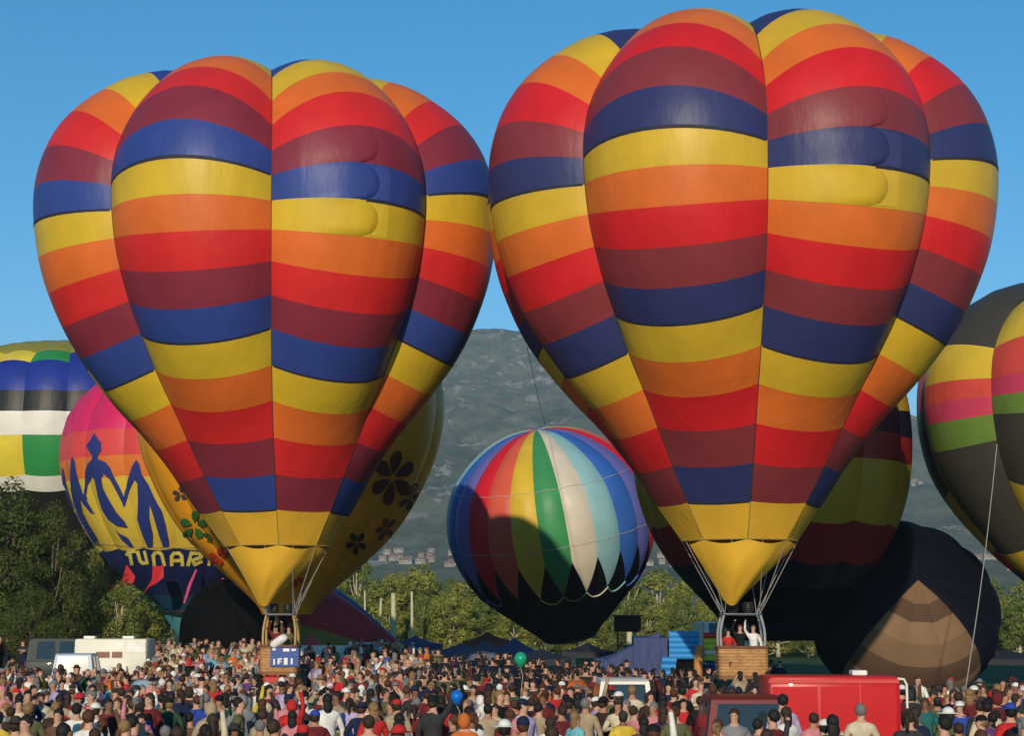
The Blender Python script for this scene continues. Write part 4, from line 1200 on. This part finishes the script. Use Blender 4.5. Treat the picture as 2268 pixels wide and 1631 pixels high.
HAIRC = {'black hair': (.012, .010, .009), 'brown hair': (.036, .019, .011), 'fair hair': (.22, .125, .05), 'grey hair': (.15, .145, .14), 'red-brown hair': (.075, .026, .012)}
HM = {k: mat('hair_' + k.split()[0].replace('-', '_'), v, .6, .25, var=.25, scale=20, bump=.4, bscale=40) for k, v in HAIRC.items()}
m_shoe = mat('shoe_dark', (.02, .018, .016), .7)
m_eye = mat('eye_dark', (.02, .015, .012), .3)

def skinned(verts, edges, radii, level):
    me = bpy.data.meshes.new('skeleton'); me.from_pydata(verts, edges, [])
    o = bpy.data.objects.new('skeleton', me); COL.objects.link(o)
    o.modifiers.new('Skin', 'SKIN')
    for i, r in enumerate(radii):
        d = me.skin_vertices[0].data[i]
        d.radius = r if isinstance(r, tuple) else (r, r)
        d.use_root = (i == 0)
    o.modifiers['Skin'].use_smooth_shade = True
    if level:
        sb = o.modifiers.new('Sub', 'SUBSURF'); sb.levels = level
    dg = bpy.context.evaluated_depsgraph_get()
    out = bpy.data.meshes.new_from_object(o.evaluated_get(dg))
    bpy.data.objects.remove(o); bpy.data.meshes.remove(me)
    return out

ARMS = {   # elbow, wrist, hand for the right side (+x) and the left side
    'arms down': [((.27, -.03, 1.14), (.28, .05, .90), (.27, .10, .82)), None],
    'hands in pockets': [((.30, -.08, 1.16), (.22, .06, .97), (.19, .11, .93)), None],
    'holding a camera up': [((.27, .14, 1.24), (.13, .26, 1.52), (.08, .26, 1.60)), None],
    'one arm raised': [((.28, .10, 1.58), (.26, .16, 1.84), (.25, .18, 1.93)), ((.27, -.03, 1.14), (.28, .05, .90), (.27, .10, .82))],
    'both arms raised': [((.29, .06, 1.60), (.20, .12, 1.84), (.17, .14, 1.92)), None],
    'arms folded': [((.28, .04, 1.16), (.08, .22, 1.20), (-.02, .23, 1.22)), ((.28, .04, 1.18), (.08, .21, 1.13), (.0, .22, 1.12))],
}
def person_mesh(pose, wide, level, sleeves=True):
    V, E, Rr, L = [], [], [], []
    def add(p, r, lab, par=None):
        V.append(p); Rr.append(r); L.append(lab)
        if par is not None: E.append((par, len(V) - 1))
        return len(V) - 1
    k = wide
    pel = add((0, 0, .93), (.165 * k, .125 * k), 2)
    wai = add((0, 0, 1.10), (.160 * k, .120 * k), 1, pel)
    che = add((0, 0, 1.27), (.185 * k, .130 * k), 1, wai)
    sho = add((0, -.01, 1.41), (.115, .10), 1, che)
    nec = add((0, 0, 1.49), .058, 0, sho)
    h1 = add((0, .018, 1.565), (.064, .072), 0, nec)
    h2 = add((0, .015, 1.635), (.080, .092), 0, h1)
    add((0, .0, 1.700), (.064, .074), 0, h2)
    arms = ARMS[pose]
    for sx, arm in ((1, arms[0]), (-1, arms[1] or arms[0])):
        s_ = add((sx * .17 * (0.6 + .4 * k), -.01, 1.385), .078, 1, sho)
        e_ = add((sx * arm[0][0], arm[0][1], arm[0][2]), .052, 1 if sleeves else 0, s_)
        w_ = add((sx * arm[1][0], arm[1][1], arm[1][2]), .037, 1 if sleeves else 0, e_)
        add((sx * arm[2][0], arm[2][1], arm[2][2]), (.045, .028), 0, w_)
    for sx in (1, -1):
        hp = add((sx * .095 * k, 0, .82), .098 * k, 2, pel)
        kn = add((sx * .105, .015, .48), .066, 2, hp)
        an = add((sx * .11, -.02, .10), .05, 2, kn)
        add((sx * .12, .11, .045), .042, 3, an)
    me = skinned(V, E, Rr, level)
    VV = [Vector(v) for v in V]
    segs = [(VV[a], VV[b], a, b) for a, b in E]
    idx = []
    for p in me.polygons:
        c = p.center; best = None
        for a, b, ia, ib in segs:
            d = b - a; t = max(0, min(1, (c - a).dot(d) / d.length_squared)); q = (c - (a + d * t)).length
            if best is None or q < best[0]: best = (q, L[ib] if t > .45 else L[ia])
        lab = best[1]
        if c.z > 1.47 and abs(c.x) < .14: lab = 0
        idx.append(lab)
    for v in me.vertices:
        if 1.60 < v.co.z < 1.66 and abs(v.co.x) > .062 and abs(v.co.y) < .045: v.co.x *= 1.22
    # nose and brow on the face side
    for v in me.vertices:
        if 1.585 < v.co.z < 1.655 and v.co.y > .07 and abs(v.co.x) < .03: v.co.y += .020
        if v.co.z > 1.53 and v.co.z < 1.58 and v.co.y > .05 and abs(v.co.x) < .05: v.co.y += .008
    for n_ in range(4): me.materials.append(None)
    me.materials[0] = SKIN[0]; me.materials[1] = CM['grey']; me.materials[2] = CM['navy']; me.materials[3] = m_shoe
    me.polygons.foreach_set('material_index', idx)
    me.polygons.foreach_set('use_smooth', [True] * len(me.polygons))
    me.name = 'person_body'
    return me
def ellipsoid(c, r, nu=12, nv=8, squash=None):
    V, Fc = [], []
    for j in range(nv + 1):
        a = pi * j / nv
        for i in range(nu):
            b = 2 * pi * i / nu
            p = Vector((c[0] + r[0] * sin(a) * cos(b), c[1] + r[1] * sin(a) * sin(b), c[2] + r[2] * cos(a)))
            if squash: p = squash(p)
            V.append(p)
    for j in range(nv):
        for i in range(nu):
            Fc.append((j * nu + i, (j + 1) * nu + i, (j + 1) * nu + (i + 1) % nu, j * nu + (i + 1) % nu))
    return V, Fc
def head_piece(kind):
    mb = MB()
    if kind == 'short': mb.add(*ellipsoid((0, -.018, 1.660), (.088, .095, .098), 18, 12))
    elif kind == 'long':
        mb.add(*ellipsoid((0, -.020, 1.660), (.092, .097, .100)))
        mb.add(*ellipsoid((0, -.055, 1.540), (.088, .050, .16)))
    elif kind == 'tail':
        mb.add(*ellipsoid((0, -.018, 1.660), (.087, .095, .098)))
        mb.tube([(0, -.11, 1.70), (0, -.165, 1.66), (0, -.15, 1.52), (0, -.13, 1.44)], [.03, .035, .03, .012], 7)
    elif kind == 'cap':
        mb.add(*ellipsoid((0, -.008, 1.680), (.094, .104, .082), squash=lambda p: Vector((p.x, p.y, max(p.z, 1.662)))))
        mb.add(*ellipsoid((0, .100, 1.664), (.068, .075, .010)))
    elif kind == 'beanie':
        mb.add(*ellipsoid((0, -.012, 1.680), (.096, .104, .098), squash=lambda p: Vector((p.x, p.y, max(p.z, 1.648)))))
        mb.add(*ellipsoid((0, -.012, 1.656), (.100, .108, .022)))
    elif kind == 'hat':
        mb.add(*ellipsoid((0, 0, 1.690), (.094, .104, .088), squash=lambda p: Vector((p.x, p.y, max(p.z, 1.675)))))
        mb.add(*ellipsoid((0, 0, 1.680), (.175, .190, .013), 16))
    elif kind == 'hood': mb.add(*ellipsoid((0, -.03, 1.625), (.104, .104, .130)))
    if kind in ('short', 'long', 'tail'):
        for v in mb.v:
            k = 1 + 0.13 * hnoise(v.x * 26, v.y * 26 + v.z * 31, 3)
            v.x *= k; v.y = -.018 + (v.y + .018) * k; v.z = 1.66 + (v.z - 1.66) * (1 + .10 * hnoise(v.x * 30, v.y * 30, 5))
    return mb.mesh(kind, CM['grey'], True)
HP_ = {k_: head_piece(k_) for k_ in ('short', 'long', 'tail', 'cap', 'beanie', 'hat', 'hood')}
EYES = [MB().add(*ellipsoid((sx * .030, .094, 1.640), (.012, .010, .008), 6, 4)).mesh('eye', m_eye, True) for sx in (-1, 1)]
POSES = list(ARMS)
BODY = {(po, wd): person_mesh(po, wd, 1, not (po == 'both arms raised' and wd == 1.0)) for po in POSES for wd in (0.93, 1.08)}
LOW = [person_mesh(po, 1.0, 0) for po in ('arms down', 'holding a camera up', 'arms folded', 'hands in pockets')]

def make_person(loc, rz, sc, pose, wide, shirt, trou, skin, head, headcol, label, group='people in the crowd', hairm=None):
    o = link('person', BODY[(pose, wide)], None, loc)
    o.rotation_euler = (0, 0, rz); o.scale = (sc, sc, sc)
    for i, m in enumerate((SKIN[skin], CM[shirt], CM[trou], m_shoe)):
        o.material_slots[i].link = 'OBJECT'; o.material_slots[i].material = m
    tag(o, label, 'person', group)
    if head:
        nm = {'short': 'hair', 'long': 'hair', 'tail': 'hair', 'cap': 'cap', 'beanie': 'beanie', 'hat': 'hat', 'hood': 'hood'}[head]
        c = link(nm, HP_[head], o); c.material_slots[0].link = 'OBJECT'; c.material_slots[0].material = headcol
        if head in ('cap', 'hat', 'beanie') and hairm:
            c2 = link('hair', HP_['short'], o); c2.material_slots[0].link = 'OBJECT'; c2.material_slots[0].material = hairm; c2.scale = (.98, .98, .985)
    for e_ in EYES: link('eye', e_, o)
    return o

prng = random.Random(2024)
WARM = ['black'] * 5 + ['charcoal'] * 4 + ['navy'] * 3 + ['dark brown'] * 5 + ['brown'] * 4 + ['maroon'] * 4 + ['red'] * 4 + ['orange'] * 2 + ['pink'] * 3 + ['white'] * 5 + ['cream'] * 5 + ['beige'] * 5 + ['grey'] * 3 + ['olive'] * 3 + ['forest green'] * 2 + ['teal'] + ['royal blue'] * 2 + ['light blue'] * 2 + ['purple'] + ['yellow'] + ['lilac'] + ['turquoise']
PLACES = [(110, 'at the left edge'), (330, 'below the cream camper'), (560, 'below the teal scoop'), (720, 'below the blue-bannered basket'), (940, 'below the lying striped envelope'), (1075, 'near the blue toy balloon'), (1300, 'below the green toy balloon'),
          (1470, 'before the small white van'), (1590, 'left of the red car'), (1720, 'before the red car'), (1990, 'before the red trailer'), (9999, 'right of the red trailer')]
GARM = ['jacket', 'sweater', 'shirt', 'fleece']
def blocked(px, d):
    return ((1575 < px < 2005 and 32.6 < d < 39.5) or (1305 < px < 1465 and 43.0 < d < 54) or (98 < px < 222 and 70 < d < 84) or (-40 < px < 170 and 80 < d < 95) or (150 < px < 330 and 72 < d < 90) or (190 < px < 345 and 54 < d < 63)
            or (565 < px < 705 and 56 < d < 77) or (1560 < px < 1720 and 64 < d < 70) or (1400 < px < 1600 and 72 < d < 86) or (640 < px < 770 and d > 92))
spots = []
d = 25.0; row = 0
while d < 99:
    sp = 0.80 + max(0, d - 43) * 0.006
    lim = 0.272 * d + 1.0
    x = -lim + prng.random() * sp
    while x < lim:
        dd = d + prng.uniform(-.38, .38); xx = x + prng.uniform(-.2, .2)
        px = CX + xx / dd * F * 0.995
        keep = not blocked(px, dd)
        if dd > 51 and px > 960: keep = keep and dd < 90 and prng.random() < (0.2 if dd < 60 else 0.5)
        if 54 < dd and px > 1720: keep = False
        if prng.random() < ((0.45 if px > 1570 and dd > 28.5 else 0.66) if dd < 31 else 0.1 if px > 1570 and dd < 32.8 else 0.45 if dd < 35 else 0.2 if dd < 39 else 0.08): keep = False
        if keep: spots.append((dd, xx, px))
        x += sp * prng.uniform(.85, 1.2)
    d += 1.0 if d < 44 else 1.45
    row += 1
spots.sort()
near = spots[:292]; far = spots[292:]
seen = set()
for dd, xx, px in near:
    place = next(b for a, b in PLACES if px < a)
    rowt = 'nearest rows' if dd < 33 else 'near crowd' if dd < 38 else 'middle rows' if dd < 42 else 'farther rows'
    for _ in range(200):
        shirt = prng.choice(WARM); pose = prng.choice(['arms down'] * 6 + ['hands in pockets'] * 5 + ['holding a camera up'] * 4 + ['arms folded'] * 4 + ['one arm raised', 'both arms raised'])
        hk = prng.choice(['short'] * 10 + ['long'] * 7 + ['tail'] * 4 + ['cap'] * 4 + ['beanie', 'hat', 'hood'])
        g = prng.choice(GARM)
        hc = prng.choice(['black hair', 'black hair', 'black hair', 'brown hair', 'brown hair', 'brown hair', 'red-brown hair', 'fair hair', 'grey hair'])
        if hk in ('short', 'long', 'tail'):
            ht = {'short': 'short ', 'long': 'long ', 'tail': 'tied-back '}[hk] + hc; hm_ = HM[hc]
        elif hk == 'hood': ht = 'hood up'; hm_ = CM[shirt]
        else:
            cc = prng.choice(['white', 'white', 'red', 'navy', 'black', 'black', 'charcoal', 'royal blue']); ht = cc + ' ' + hk; hm_ = CM[cc]
        label = 'person in %s %s, %s, %s, %s %s' % (shirt, g, ht, pose, rowt, place)
        if label not in seen and len(label.split()) <= 16: break
    seen.add(label)
    turn = prng.gauss(0, .45) if prng.random() < (.85 if dd < 36 else .5) else prng.gauss(pi, .8)
    sc = prng.uniform(.93, 1.07) * (0.8 if prng.random() < .05 else 1)
    make_person((xx, dd, ground_z(xx, dd)), turn, sc, pose, prng.choice((.93, 1.08)), shirt, prng.choice(TROU), prng.choices((0, 1, 2), (6, 3, 1))[0], hk, hm_, label, hairm=HM[hc])

# the people too far back to tell apart: one object
def far_crowd():
    import numpy as np
    mats, mi_of = [], {}
    def slot(m):
        if m.name not in mi_of: mi_of[m.name] = len(mats); mats.append(m)
        return mi_of[m.name]
    def arr(me):
        v = np.array([tuple(q.co) for q in me.vertices]); f = [tuple(p.vertices) for p in me.polygons]; m = [p.material_index for p in me.polygons]; return v, f, m
    bodies = [arr(b) for b in LOW]
    heads = {k_: arr(HP_[k_]) for k_ in ('short', 'long', 'cap', 'hat', 'beanie')}
    mid = [arr(BODY[k_]) for k_ in (('arms down', .93), ('holding a camera up', 1.08), ('hands in pockets', .93), ('arms folded', 1.08))]
    AV, AF, AM, off = [], [], [], 0
    for dd, xx, px in far:
        dark = 955 < px < 1720 and dd > 51  # dark clothes and hair here stand in for shade over the middle ground
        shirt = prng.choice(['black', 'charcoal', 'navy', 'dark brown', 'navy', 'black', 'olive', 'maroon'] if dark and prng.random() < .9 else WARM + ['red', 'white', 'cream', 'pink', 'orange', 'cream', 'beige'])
        trou = prng.choice(TROU)
        sc = prng.uniform(.92, 1.06); rz = prng.gauss(0, .6) if dark or prng.random() < .5 else pi + prng.gauss(0, .7)
        ca, sa = cos(rz), sin(rz)
        z0 = ground_z(xx, dd)
        sk = SKIN[prng.choices((0, 1, 2), (6, 3, 1))[0]]
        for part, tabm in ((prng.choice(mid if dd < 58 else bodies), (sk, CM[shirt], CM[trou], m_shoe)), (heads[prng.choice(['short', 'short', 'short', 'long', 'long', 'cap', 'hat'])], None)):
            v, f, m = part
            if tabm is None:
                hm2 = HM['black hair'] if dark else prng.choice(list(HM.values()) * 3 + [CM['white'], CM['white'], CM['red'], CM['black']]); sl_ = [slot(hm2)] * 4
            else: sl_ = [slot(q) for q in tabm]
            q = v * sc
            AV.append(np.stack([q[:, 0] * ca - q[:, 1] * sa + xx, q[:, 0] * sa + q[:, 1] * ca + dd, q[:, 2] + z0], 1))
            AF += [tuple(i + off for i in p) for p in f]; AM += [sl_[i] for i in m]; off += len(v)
    allv = np.concatenate(AV)
    me = mesh('far_crowd', allv.tolist(), AF, mats, AM, True)
    o = link('far_crowd', me)
    tag(o, 'dense crowd of distant spectators on the meadow behind the nearer people', 'crowd', kind='stuff')
    print('far crowd', len(far), 'faces', len(AF))
far_crowd()

# people in the baskets
def rider(root, lx, ly, pose, shirt, skin, head, hm_, label, sc=1.0, rz=pi, z=0.12):
    b = root.location
    make_person((b.x + lx, b.y + ly, b.z + z), rz, sc, pose, .93, shirt, 'navy', skin, head, hm_, label, 'people riding in the baskets')
rider(RIGHT, .42, -.05, 'one arm raised', 'white', 0, 'short', HM['fair hair'], 'person in white shirt with one arm raised in the plain wicker basket', .98, pi * .9)
rider(RIGHT, -.02, .10, 'both arms raised', 'black', 0, 'long', HM['red-brown hair'], 'person in black shirt at the burner of the plain wicker basket', 1.0)
rider(RIGHT, -.46, -.1, 'hands in pockets', 'red', 0, 'long', HM['black hair'], 'person in red shirt at the left end of the plain wicker basket', .9)
rider(LEFT, .62, .05, 'both arms raised', 'maroon', 1, 'cap', CM['black'], 'person in maroon shirt and black cap in the blue-bannered basket', 1.0)
rider(LEFT, 1.1, .05, 'one arm raised', 'olive', 0, 'short', HM['brown hair'], 'person in olive shirt beside the white bundle in the blue-bannered basket', .98)
b_ = LEFT.location
mbx = MB().add(*ellipsoid((0, 0, 0), (.30, .16, .24), 14, 9, squash=lambda p: Vector((p.x + .08 * sin(p.z * 9), p.y, p.z + .06 * sin(p.x * 8)))))
tag(mbx.build('cloth_bundle', CM['white'], None, True, (b_.x + .80, b_.y - .62, b_.z + 1.26)), 'white cloth bundle on the rim of the blue-bannered basket', 'bundle')
pl = W(1733, 1537, 32.6)
make_person((pl.x, 32.6, pl.z - 1.87), 0.2, 1.06, 'arms down', 1.08, 'lilac', 'grey', 0, 'short', HM['black hair'], 'person in lilac shirt perched between the red car and the red trailer')
MB().box(-.3, -.25, 0, .3, .25, max(.03, pl.z - 1.89)).build('step_box', m_chrome, None, False, (pl.x, 32.6, 0))
tag(bpy.data.objects['step_box'], 'low grey step box under the person in lilac', 'box')
